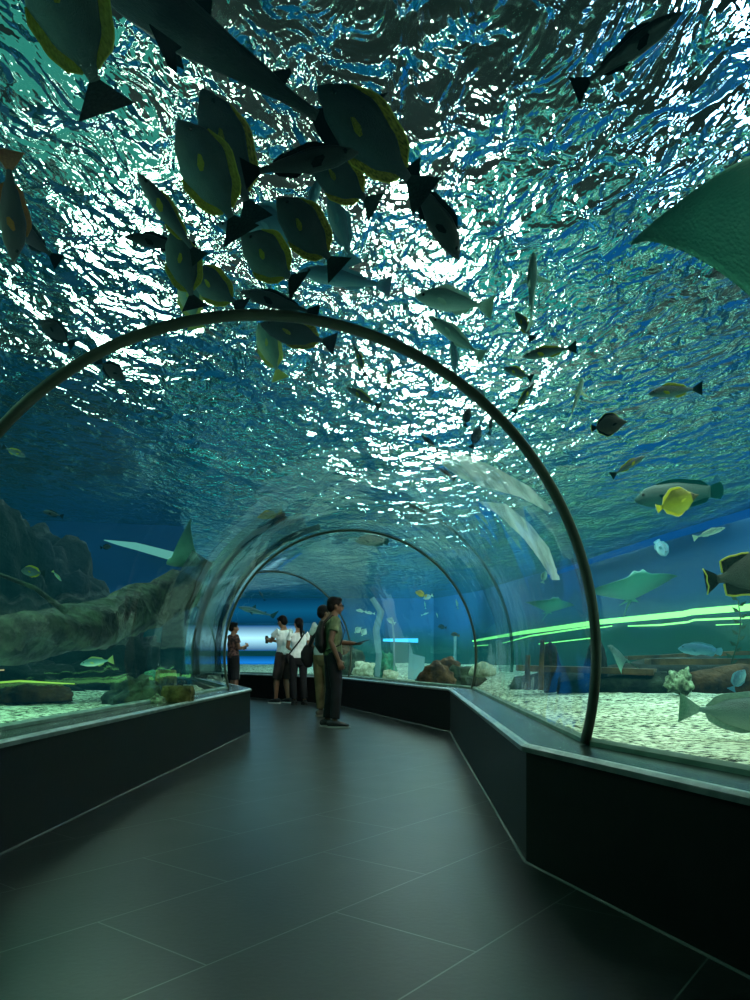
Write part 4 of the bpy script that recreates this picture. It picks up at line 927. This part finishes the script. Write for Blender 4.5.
def glow_panel(name, x0, x1, y, z0, z1, c, s, label):
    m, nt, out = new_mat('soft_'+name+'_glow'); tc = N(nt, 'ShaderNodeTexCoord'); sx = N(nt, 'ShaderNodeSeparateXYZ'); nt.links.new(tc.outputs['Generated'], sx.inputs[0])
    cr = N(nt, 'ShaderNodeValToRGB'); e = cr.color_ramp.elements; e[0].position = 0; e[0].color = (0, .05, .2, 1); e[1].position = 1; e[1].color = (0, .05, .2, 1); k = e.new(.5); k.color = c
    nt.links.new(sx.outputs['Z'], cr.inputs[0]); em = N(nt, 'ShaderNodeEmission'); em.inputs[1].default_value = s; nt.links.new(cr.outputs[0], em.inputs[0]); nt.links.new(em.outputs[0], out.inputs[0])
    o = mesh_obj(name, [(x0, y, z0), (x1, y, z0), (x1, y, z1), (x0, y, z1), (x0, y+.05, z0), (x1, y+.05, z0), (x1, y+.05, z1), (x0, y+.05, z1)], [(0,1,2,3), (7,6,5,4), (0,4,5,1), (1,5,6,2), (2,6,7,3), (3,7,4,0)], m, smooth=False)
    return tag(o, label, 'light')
glow_panel('glow_band', -9.5, -3.0, 29, 1.15, 2.15, (.75, .93, 1, 1), 1.6, 'broad white band of painted glow low on the far wall behind the couple')  # glowing bands put in for light reflected in the far acrylic
glow_panel('glow_band', -9.5, -2.6, 29, .45, .95, (.02, .30, .95, 1), 1.0, 'blue band of painted glow along the sand behind the couple')
glow_panel('glow_band', -9.5, -2.0, 29, 2.25, 3.2, (.01, .22, .5, 1), .5, 'dim blue band of painted glow above the broad white one on the far wall')

# ------------------------------------------------------------------ outer collar of the middle joint and pale glare painted as patches on the vault
def annulus(name, k, r0, r1, y0, mat, parent, a_from=-.15, a_to=math.pi+.15, th=.05):
    rt = RIGHT[k]; fw = Vector((-rt.y, rt.x)); rows = []
    for i in range(73):
        a = a_from + (a_to-a_from)*i/72; row = []
        for r_, f_ in ((r0, 0), (r1, 0), (r1, th), (r0, th)):
            q = P[k] + rt*r_*math.cos(a) + fw*(y0+f_); row.append((q.x, q.y, CH + r_*math.sin(a)))
        rows.append(row)
    me = grid_mesh(name, rows); me.materials.append(mat); return link(bpy.data.objects.new(name, me), parent)
def mixclear(name, c, f, rough=.2):
    m, nt, out = new_mat(name); a = N(nt, 'ShaderNodeBsdfTransparent'); b = N(nt, 'ShaderNodeBsdfPrincipled'); b.inputs['Base Color'].default_value = c; b.inputs['Roughness'].default_value = rough
    tc = N(nt, 'ShaderNodeTexCoord'); nz = N(nt, 'ShaderNodeTexNoise'); nz.inputs['Scale'].default_value = 2.5; nt.links.new(tc.outputs['Object'], nz.inputs['Vector'])
    mr = N(nt, 'ShaderNodeMapRange'); mr.inputs['From Min'].default_value = .35; mr.inputs['From Max'].default_value = .65; mr.inputs['To Min'].default_value = f*.7; mr.inputs['To Max'].default_value = min(1, f*1.2)
    nt.links.new(nz.outputs['Fac'], mr.inputs['Value'])
    x = N(nt, 'ShaderNodeMixShader'); nt.links.new(mr.outputs[0], x.inputs[0]); nt.links.new(a.outputs[0], x.inputs[1]); nt.links.new(b.outputs[0], x.inputs[2]); nt.links.new(x.outputs[0], out.inputs[0]); return m
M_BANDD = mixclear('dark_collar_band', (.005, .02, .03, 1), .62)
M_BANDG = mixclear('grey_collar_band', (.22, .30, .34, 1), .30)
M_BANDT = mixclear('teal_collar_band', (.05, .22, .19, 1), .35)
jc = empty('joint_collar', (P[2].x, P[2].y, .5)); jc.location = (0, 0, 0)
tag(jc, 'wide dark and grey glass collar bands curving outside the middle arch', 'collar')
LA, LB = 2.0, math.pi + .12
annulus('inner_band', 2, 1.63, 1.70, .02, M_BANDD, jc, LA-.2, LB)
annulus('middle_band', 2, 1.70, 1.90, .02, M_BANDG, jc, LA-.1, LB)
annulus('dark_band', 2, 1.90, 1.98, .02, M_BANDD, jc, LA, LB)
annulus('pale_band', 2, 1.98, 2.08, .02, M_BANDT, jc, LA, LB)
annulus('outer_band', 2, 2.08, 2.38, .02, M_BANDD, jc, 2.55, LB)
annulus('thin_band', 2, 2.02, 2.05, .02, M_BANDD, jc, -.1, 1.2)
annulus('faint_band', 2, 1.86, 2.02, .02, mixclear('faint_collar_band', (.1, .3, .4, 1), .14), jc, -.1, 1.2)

M_GLARE, _nt, _o = new_mat('pale_glare_paint')  # pale sheet imitating glare reflected in the acrylic
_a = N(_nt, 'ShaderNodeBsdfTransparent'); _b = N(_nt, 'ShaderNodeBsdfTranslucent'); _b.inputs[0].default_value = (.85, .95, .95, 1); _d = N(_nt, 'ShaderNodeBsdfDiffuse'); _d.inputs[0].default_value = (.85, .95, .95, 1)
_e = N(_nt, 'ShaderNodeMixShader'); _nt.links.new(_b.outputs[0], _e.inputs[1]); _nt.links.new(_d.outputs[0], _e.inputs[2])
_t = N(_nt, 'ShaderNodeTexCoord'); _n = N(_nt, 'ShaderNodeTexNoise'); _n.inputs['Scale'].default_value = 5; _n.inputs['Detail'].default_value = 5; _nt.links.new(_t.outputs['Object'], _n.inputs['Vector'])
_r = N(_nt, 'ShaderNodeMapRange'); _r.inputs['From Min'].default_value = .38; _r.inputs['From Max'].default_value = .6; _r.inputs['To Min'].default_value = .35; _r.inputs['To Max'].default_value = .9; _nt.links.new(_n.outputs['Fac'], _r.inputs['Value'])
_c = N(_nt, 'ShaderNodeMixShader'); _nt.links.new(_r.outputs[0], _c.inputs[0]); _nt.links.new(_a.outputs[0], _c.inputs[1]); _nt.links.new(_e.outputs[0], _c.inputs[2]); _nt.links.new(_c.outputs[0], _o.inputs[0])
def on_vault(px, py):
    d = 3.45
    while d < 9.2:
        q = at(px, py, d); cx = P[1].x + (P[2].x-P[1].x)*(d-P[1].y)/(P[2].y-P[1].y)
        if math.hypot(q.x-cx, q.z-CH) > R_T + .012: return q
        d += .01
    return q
def painted_glare(label, left, right_):
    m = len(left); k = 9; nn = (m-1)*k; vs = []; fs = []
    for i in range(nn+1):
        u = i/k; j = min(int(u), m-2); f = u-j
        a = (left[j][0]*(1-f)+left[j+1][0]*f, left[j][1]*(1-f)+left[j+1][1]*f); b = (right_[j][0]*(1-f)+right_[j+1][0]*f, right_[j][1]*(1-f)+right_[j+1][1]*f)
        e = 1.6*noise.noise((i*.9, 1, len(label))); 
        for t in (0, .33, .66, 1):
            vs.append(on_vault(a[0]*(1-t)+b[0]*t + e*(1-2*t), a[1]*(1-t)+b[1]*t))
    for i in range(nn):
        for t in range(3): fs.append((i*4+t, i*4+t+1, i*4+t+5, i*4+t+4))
    return tag(mesh_obj('painted_glare_streak', vs, fs, M_GLARE), label, 'painted_glare')
painted_glare('pale lower streak clinging to the right side of the vault, ending in a blunt foot', [(476, 500), (500, 516), (524, 539), (540, 560), (552, 580)], [(478, 501), (506, 504), (530, 524), (549, 548), (560, 580)])
painted_glare('broad pale upper streak on the vault running down to the near arch', [(441, 464), (460, 478), (484, 487), (520, 497), (549, 512)], [(446, 455), (466, 455), (497, 468), (530, 487), (552, 509)])
# ------------------------------------------------------------------ visitors
def loft(bm, pts, rad, side=(1, 0, 0), seg=14, flat0=False, flat1=False):
    """closed tapering tube through pts; rad = (across side, other) per point"""
    P_ = [Vector(p) for p in pts]; R_ = [(r, r) if not hasattr(r, '__len__') else r for r in rad]
    rings = []
    def frame(i):
        q = (P_[min(i+1, len(P_)-1)] - P_[max(i-1, 0)]).normalized(); s = Vector(side); s = (s - q*s.dot(q))
        if s.length < .05: s = q.orthogonal()
        s.normalize(); return q, s, q.cross(s)
    for i in range(len(P_)):
        q, s, t = frame(i); a, b = R_[i]
        if i == 0 and not flat0:
            for h in (.95, .6): rings.append((P_[i]-q*min(a, b)*h, s, t, a*math.sqrt(1-h*h), b*math.sqrt(1-h*h)))
        rings.append((P_[i], s, t, a, b))
        if i == len(P_)-1 and not flat1:
            for h in (.6, .95): rings.append((P_[i]+q*min(a, b)*h, s, t, a*math.sqrt(1-h*h), b*math.sqrt(1-h*h)))
    V = [[bm.verts.new(c + s*a*math.cos(j*math.tau/seg) + t*b*math.sin(j*math.tau/seg)) for j in range(seg)] for c, s, t, a, b in rings]
    for r0, r1 in zip(V[:-1], V[1:]):
        for j in range(seg): bm.faces.new((r0[j], r0[(j+1) % seg], r1[(j+1) % seg], r1[j]))
    bm.faces.new(V[0][::-1]); bm.faces.new(V[-1])
def ball(bm, c, r, rot=None, seg=14):
    mm = Matrix.Translation(c) @ (rot.to_4x4() if rot else Matrix()) @ Matrix.Diagonal((r[0], r[1], r[2], 1))
    bmesh.ops.create_uvsphere(bm, u_segments=seg, v_segments=10, radius=1, matrix=mm)
def skin_obj(name, bm, mat, parent, voxel=.009, smooth=3):
    o = bm_obj(name, bm, mat, parent)
    r = o.modifiers.new('join', 'REMESH'); r.mode = 'VOXEL'; r.voxel_size = voxel; r.use_smooth_shade = True
    if smooth:
        s = o.modifiers.new('soften', 'SMOOTH'); s.factor = .5; s.iterations = smooth
    return o
def V3(*a): return Vector(a)
def build_person(label, loc, rz, H, J, look, voxel=.009, female=False):
    """J: joints in a frame with x = the person's right, y = forward, z up, for a 1.7 m figure"""
    root = empty('person', loc); root.rotation_euler[2] = rz; s = H/1.7; root.scale = (s, s, s); tag(root, label, 'person')
    skin_m = principled('skin_tone', look['skin'], look['skin2'], 3, .55)
    bm = bmesh.new()
    pel, chest, neck, head = J['pelvis'], J['chest'], J['neck'], J['head']
    k = .9 if female else 1
    waist = pel.lerp(chest, .45)
    loft(bm, [pel + V3(0, 0, -.05), pel + V3(0, 0, .03), waist, chest, chest + (neck-chest)*.6, neck], [(.145, .10), (.16, .112), (.125*k, .09), (.155*k, .108), (.13*k, .085), (.058, .058)])
    loft(bm, [neck + V3(0, 0, -.05), neck + (head-neck)*.6], [.056, .052])
    for sd, sg in (('R', 1), ('L', -1)):
        sh, el, wr = J['sh'+sd], J['el'+sd], J['wr'+sd]
        loft(bm, [chest + V3(sg*.07, 0, .10), sh, sh.lerp(el, .35), el, el.lerp(wr, .3), wr], [.062, .054*k, .046*k, .037, .038*k, .026])
        hp, kn, an = J['hip'+sd], J['kn'+sd], J['an'+sd]
        loft(bm, [hp + V3(0, 0, .04), hp.lerp(kn, .3), kn, kn.lerp(an, .3), kn.lerp(an, .7), an], [.088, .08, .054, .058, .042, .036])
        toe = an + J.get('foot'+sd, V3(0, 1, 0))*.17 + V3(0, 0, -.06)
        loft(bm, [an + V3(0, -.03, -.035), an.lerp(toe, .5) + V3(0, 0, -.01), toe], [(.036, .035), (.042, .032), (.04, .02)])
        # hand: palm, four fingers bent in two places, thumb from the side of the palm
        hd = J.get('hand'+sd, (wr-el)).normalized(); pn = J.get('palm'+sd, V3(-sg, 0, 0)); pn = (pn - hd*pn.dot(hd)).normalized(); ac = hd.cross(pn)
        if 'thumb'+sd in J and ac.dot(J['thumb'+sd]) < 0: ac = -ac
        loft(bm, [wr, wr + hd*.05, wr + hd*.085], [(.028, .018), (.040, .016), (.040, .014)], side=ac)
        curl = J.get('curl'+sd, .5)
        for f, ln in enumerate((.070, .078, .072, .058)):
            o = ac*(.034 - .0225*f); b0 = wr + hd*.078 + o; d1 = (hd + pn*curl*.6 + ac*(.10-.07*f)).normalized(); d2 = (hd*(1-curl*.6) + pn*curl*1.3).normalized()
            b1 = b0 + d1*ln*.5; b2 = b1 + d2*ln*.5
            loft(bm, [b0, b1, b2], [.0092, .0086, .0072], seg=8)
        t0 = wr + hd*.025 + ac*.026; t1 = t0 + (hd*.6 + ac*.8 + pn*.3).normalized()*.034; t2 = t1 + (hd*.9 + ac*.25 + pn*.4).normalized()*.03
        loft(bm, [t0, t1, t2], [.012, .0105, .0085], seg=8)
    # head: skull, jaw, nose, ears, brow
    R = J['headrot']; hw = Matrix.Translation(head) @ R.to_4x4()
    g = lambda x, y, z: hw @ V3(x, y, z)
    ball(bm, g(0, -.012, .035), (.076, .096, .088), R); ball(bm, g(0, .012, -.02), (.064, .078, .075), R)
    loft(bm, [g(0, .03, -.05), g(0, .058, -.082)], [(.050, .035), (.026, .020)], side=R @ V3(1, 0, 0))
    loft(bm, [g(0, .082, .020), g(0, .102, -.018)], [.009, .015], side=R @ V3(1, 0, 0), seg=8)
    ball(bm, g(0, .076, .032), (.055, .014, .010), R, 10)
    ball(bm, g(0, .083, -.046), (.024, .010, .010), R, 8)
    for sg in (1, -1): ball(bm, g(sg*.078, -.008, .0), (.010, .020, .032), R, 8)
    body = skin_obj('body', bm, skin_m, root, voxel, 2)
    for sg in (1, -1):
        b = bmesh.new(); ball(b, g(sg*.030, .083, .012), (.012, .008, .008), R, 8); bm_obj('eye', b, M_EYE, root)
    b = bmesh.new(); ball(b, g(0, .0915, -.047), (.022, .005, .005), R, 10); bm_obj('mouth', b, principled('lip_tone', '#5a2c24', '#6a352c', 3, .5), root)
    # hair
    b = bmesh.new(); ball(b, g(0, -.022, .052), (.087, .098, .090), R, 20); ball(b, g(0, -.055, .01), (.078, .066, .085), R, 16)
    if J.get('fringe', 1): ball(b, g(0, .045, .095), (.062, .045, .035), R, 12)
    hm = principled('black_hair', '#030302', '#0b0907', 30, .7, spec=.2, bump=.004, bscale=60)
    if female:
        loft(b, [g(0, -.10, .03), g(0, -.135, -.03), g(0, -.13, -.14), g(.0, -.115, -.25)], [.035, .036, .032, .012])
    skin_obj('hair', b, hm, root, voxel, 2)
    if look.get('glasses'):
        b = bmesh.new()
        for sg in (1, -1):
            q = [g(sg*(.030 + .022*math.cos(t*math.tau/10)), .098, .012 + .015*math.sin(t*math.tau/10)) for t in range(11)]
            for a_, c_ in zip(q[:-1], q[1:]): loft(b, [a_, c_], [.0026, .0026], seg=6)
            loft(b, [g(sg*.052, .097, .014), g(sg*.080, .0, .012)], [.0026, .0026], seg=6)
        bm_obj('glasses', b, M_EYE, root)
    # shirt
    sm = principled('shirt_cloth', look['shirt'], look.get('shirt2', look['shirt']), look.get('sscale', 6), .85, bump=.006, bscale=14, contrast=(.45, .58))
    b = bmesh.new(); hem = pel + V3(0, 0, look.get('hem', .02))
    loft(b, [hem, pel + V3(0, -.005, .08), waist + V3(0, 0, .03), chest, chest + (neck-chest)*.62, neck + V3(0, 0, -.025)], [(.178, .128), (.175, .125), (.15*k, .112), (.178*k, .126), (.15*k, .100), (.070, .066)], flat0=True, flat1=True)
    for sd, sg in (('R', 1), ('L', -1)):
        sh, el = J['sh'+sd], J['el'+sd]; fr_ = look.get('sleeve', .5)
        loft(b, [chest + V3(sg*.06, 0, .09), sh, sh.lerp(el, fr_*.6), sh.lerp(el, fr_)], [.075, .074*k, .068*k, .070*k], flat1=True)
    skin_obj('shirt', b, sm, root, voxel, 2)
    # legwear
    b = bmesh.new(); pm = principled('trouser_cloth', look['pants'], look.get('pants2', look['pants']), 5, .9, bump=.008, bscale=12)
    loft(b, [pel + V3(0, 0, -.07), pel + V3(0, 0, .0), pel + V3(0, 0, .08)], [(.165, .118), (.172, .122), (.15, .108)], flat1=True)
    for sd in 'RL':
        hp, kn, an = J['hip'+sd], J['kn'+sd], J['an'+sd]
        if look.get('shorts'):
            loft(b, [hp + V3(0, 0, .04), hp.lerp(kn, .5), kn + V3(0, 0, -.01)], [.105, .10, .092], flat1=True)
        else:
            w_ = look.get('legw', 1); loft(b, [hp + V3(0, 0, .04), hp.lerp(kn, .4), kn, kn.lerp(an, .45), kn.lerp(an, .93)], [.103, .094*w_, .072*w_, .068*w_, .064*w_], flat1=True)
    skin_obj('shorts' if look.get('shorts') else 'trousers', b, pm, root, voxel, 2)
    # shoes with a pale sole
    shm = principled('shoe_upper', look.get('shoe', '#1b1c20'), look.get('shoe', '#1b1c20'), 5, .6); slm = principled('shoe_sole', look.get('sole', '#b9bdb8'), None, 5, .7)
    for sd in 'RL':
        an = J['an'+sd]; fd = J.get('foot'+sd, V3(0, 1, 0)); sx_ = V3(fd.y, -fd.x, 0)
        z0 = V3(an.x, an.y, an.z-.09)
        b = bmesh.new(); loft(b, [z0 - fd*.07 + V3(0, 0, .055), z0 - fd*.01 + V3(0, 0, .06), z0 + fd*.08 + V3(0, 0, .045), z0 + fd*.17 + V3(0, 0, .032)], [(.040, .042), (.046, .052), (.048, .034), (.040, .022)], side=sx_)
        sho = skin_obj('shoe', b, shm, root, .008, 1)
        b = bmesh.new(); ln = [(-.105, .030), (-.05, .040), (.05, .046), (.12, .046), (.175, .040), (.205, .018)]
        o1 = [z0 + fd*a + sx_*w for a, w in ln]; o2 = [z0 + fd*a - sx_*w for a, w in ln][::-1]; lp = o1 + o2
        lo = [b.verts.new(p + V3(0, 0, .0)) for p in lp]; hi = [b.verts.new(p + V3(0, 0, .022)) for p in lp]
        b.faces.new(lo[::-1]); b.faces.new(hi)
        for i in range(len(lp)): b.faces.new((lo[i], lo[(i+1) % len(lp)], hi[(i+1) % len(lp)], hi[i]))
        bm_obj('sole', b, slm, sho, smooth=False)
    return root, g
def stand(**kw):
    J = dict(pelvis=V3(0, 0, .93), chest=V3(0, 0, 1.24), neck=V3(0, .0, 1.45), head=V3(0, .015, 1.575), headrot=Matrix.Identity(3),
             shR=V3(.175, 0, 1.385), shL=V3(-.175, 0, 1.385), elR=V3(.215, -.03, 1.10), elL=V3(-.215, -.03, 1.10), wrR=V3(.215, .05, .87), wrL=V3(-.215, .05, .87),
             hipR=V3(.09, 0, .90), hipL=V3(-.09, 0, .90), knR=V3(.10, .02, .49), knL=V3(-.10, .02, .49), anR=V3(.11, -.01, .09), anL=V3(-.11, -.01, .09))
    J.update(kw); return J
def strap(root, name, pts, w, mat, t=.006):
    b = bmesh.new(); loft(b, pts, [(w, t)]*len(pts), side=(1, 0, 0), seg=8); return bm_obj(name, b, mat, root)
M_BAG = principled('black_bag_cloth', '#07080a', '#131519', 8, .8, bump=.004, bscale=30)
M_PHONE = principled('black_phone', '#050608', '#0b0d10', 4, .2)
def ground(px, py): d = CH*F/(py-HZ); return Vector(((px-375)/F*d, d, 0))
def fwd(ax, ay):     # heading so that local +y points along (ax, ay)
    return math.atan2(ay, ax) - math.pi/2

# man in the green shirt, seen from his right side, facing right, tablet held out in front, black backpack
J = stand(shR=V3(.175, .0, 1.385), elR=V3(.225, -.07, 1.12), wrR=V3(.23, .03, .88), shL=V3(-.175, .03, 1.385), elL=V3(-.20, .10, 1.12), wrL=V3(-.06, .30, 1.10), palmL=V3(.3, 0, 1), curlL=.5,
          head=V3(0, .035, 1.58), knR=V3(.10, .03, .49), anR=V3(.12, .0, .09), anL=V3(-.09, -.06, .09), knL=V3(-.09, -.01, .49), footR=V3(.3, .95, 0).normalized(), footL=V3(-.15, .99, 0).normalized())
gpos = ground(333, 727)
man, g = build_person('man in green T-shirt and dark jeans facing right with a black backpack', gpos, fwd(.93, .22), 1.73, J,
    dict(skin='#5b4030', skin2='#6e4e3a', shirt='#47573a', shirt2='#74855c', pants='#0d1016', pants2='#171b24', shoe='#23262c', sole='#8f9292', legw=1.0, glasses=True))
b = bmesh.new(); loft(b, [V3(0, -.155, 1.0), V3(0, -.175, 1.07), V3(0, -.18, 1.22), V3(0, -.15, 1.38)], [(.10, .035), (.14, .062), (.135, .06), (.09, .03)])
bag = skin_obj('backpack', b, M_BAG, None, .01, 2)
bag.parent = None; bag.matrix_world = Matrix.Translation(gpos) @ Matrix.Rotation(fwd(.93, .22), 4, 'Z') @ Matrix.Diagonal((1.017,)*3 + (1,))
tag(bag, 'black backpack on the back of the man in green', 'backpack')
for sg in (1, -1):
    strap(bag, 'shoulder_strap', [V3(sg*.10, -.13, 1.36), V3(sg*.115, -.03, 1.465), V3(sg*.12, .07, 1.41), V3(sg*.13, .135, 1.26), V3(sg*.155, .07, 1.08), V3(sg*.14, -.12, 1.0)], .022, M_BAG, .008)
me = bmesh.new(); bmesh.ops.create_cube(me, size=1, matrix=Matrix.Translation((-.02, .39, 1.125)) @ Matrix.Rotation(.25, 4, 'X') @ Matrix.Diagonal((.13, .20, .012, 1))); bmesh.ops.bevel(me, geom=me.edges[:], offset=.004, segments=2, affect='EDGES')
tb = bm_obj('tablet', me, M_PHONE, None, smooth=False); tb.matrix_world = bag.matrix_world.copy(); tag(tb, 'black tablet held out by the man in green', 'tablet')

# man in white T-shirt and khaki trousers standing behind him, back turned
J = stand(headrot=Matrix.Rotation(-.5, 3, 'Z'), elL=V3(-.24, -.02, 1.11), wrL=V3(-.20, .12, .92), elR=V3(.22, .02, 1.1), wrR=V3(.14, .22, 1.02), anR=V3(.10, -.02, .09), anL=V3(-.10, .05, .09))
gp2 = ground(324, 716.5)
man2, g = build_person('man in white T-shirt and khaki trousers standing behind the man in green', gp2, fwd(.55, .83), 1.74, J,
    dict(skin='#6b4c38', skin2='#7e5a44', shirt='#b9c4c2', shirt2='#d6dedb', pants='#5c5036', pants2='#847552', shoe='#5a5348', sole='#8d8a7c', legw=1.05))
W2 = Matrix.Translation(gp2) @ Matrix.Rotation(fwd(.55, .83), 4, 'Z') @ Matrix.Diagonal((1.02,)*3 + (1,))
b = bmesh.new(); loft(b, [V3(-.23, -.10, .80), V3(-.25, -.10, .88), V3(-.25, -.10, .98), V3(-.23, -.09, 1.06)], [(.05, .09), (.075, .13), (.075, .13), (.05, .10)])
sb = skin_obj('shoulder_bag', b, M_BAG, None, .01, 2); sb.matrix_world = W2; tag(sb, 'black shoulder bag at the hip of the man in white T-shirt and khaki trousers', 'bag')
strap(sb, 'strap', [V3(-.23, -.10, 1.05), V3(-.10, -.14, 1.22), V3(.06, -.125, 1.38), V3(.125, -.02, 1.465), V3(.10, .10, 1.38)], .03, M_BAG, .01)

# couple further back : man facing left raising a phone, woman with ponytail turned away
J = stand(headrot=Matrix.Rotation(-.35, 3, 'X'), head=V3(0, .045, 1.565), shL=V3(-.175, .02, 1.385), elL=V3(-.19, .17, 1.20), wrL=V3(-.10, .36, 1.24), elR=V3(.20, .12, 1.17), wrR=V3(.04, .32, 1.22), palmR=V3(-1, 0, .3), palmL=V3(1, 0, .3), curlR=.9, curlL=.9,
          knR=V3(.10, .05, .49), anR=V3(.13, .02, .09), anL=V3(-.10, .12, .09), knL=V3(-.10, .10, .49))
gp3 = ground(284, 703.4)
h3 = fwd(-.80, .60)
man3, g = build_person('man in white T-shirt and brown shorts facing left and holding up a phone', gp3, h3, 1.76, J,
    dict(skin='#7a563e', skin2='#8e674c', shirt='#c3cfcd', shirt2='#dfe6e3', pants='#2c2422', pants2='#3d322e', shorts=True, shoe='#15171a', sole='#cfd4d0', glasses=True))
W3 = Matrix.Translation(gp3) @ Matrix.Rotation(h3, 4, 'Z') @ Matrix.Diagonal((1.035,)*3 + (1,))
me = bmesh.new(); bmesh.ops.create_cube(me, size=1, matrix=Matrix.Translation((-.03, .44, 1.24)) @ Matrix.Diagonal((.075, .012, .15, 1))); bmesh.ops.bevel(me, geom=me.edges[:], offset=.004, segments=2, affect='EDGES')
ph = bm_obj('phone', me, M_PHONE, None, smooth=False); ph.matrix_world = W3; tag(ph, 'small dark phone held up by the man in brown shorts', 'phone')

J = stand(elR=V3(.23, -.02, 1.11), wrR=V3(.235, .04, .87), elL=V3(-.20, .08, 1.13), wrL=V3(-.08, .26, 1.08), headrot=Matrix.Rotation(.25, 3, 'Z'), anR=V3(.12, -.02, .09), anL=V3(-.07, .05, .09))
gp4 = ground(298.5, 705)
h4 = fwd(-.30, .95)
wom, g = build_person('woman with long black ponytail, white T-shirt and black trousers seen from behind', gp4, h4, 1.68, J,
    dict(skin='#8a664c', skin2='#9a745a', shirt='#d3dbd8', shirt2='#e8ecea', pants='#0b0b10', pants2='#15151c', sleeve=.42, hem=.0, shoe='#1a1a1e', sole='#3a3a3a', legw=.92), female=True)
W4 = Matrix.Translation(gp4) @ Matrix.Rotation(h4, 4, 'Z') @ Matrix.Diagonal((.988,)*3 + (1,))
b = bmesh.new(); loft(b, [V3(-.21, .04, .84), V3(-.22, .04, .92), V3(-.21, .04, .99)], [(.03, .07), (.045, .10), (.03, .08)])
wb = skin_obj('shoulder_bag', b, M_BAG, None, .01, 2); wb.matrix_world = W4; tag(wb, 'small dark bag slung across the woman with the ponytail', 'bag')
strap(wb, 'strap', [V3(-.20, .0, .98), V3(-.13, -.12, 1.10), V3(-.01, -.14, 1.25), V3(.09, -.11, 1.40), V3(.11, .0, 1.46), V3(.06, .11, 1.38)], .015, M_BAG, .006)

# visitor mostly hidden behind the left end of the middle arch
J = stand(elR=V3(.21, .06, 1.13), wrR=V3(.10, .24, 1.20), elL=V3(-.21, .06, 1.13), wrL=V3(-.08, .22, 1.16), curlR=.9, curlL=.9)
gp5 = Vector((-2.93, 15.3, 0))
p5, g = build_person('person in a patterned brown shirt and dark shorts, half hidden by the middle arch', gp5, fwd(.85, .5), 1.64, J,
    dict(skin='#7a523c', skin2='#8e644c', shirt='#3a2420', shirt2='#7a5148', sscale=22, pants='#0c0c10', pants2='#17171c', shorts=True, shoe='#1a1a1e', sole='#444444'))
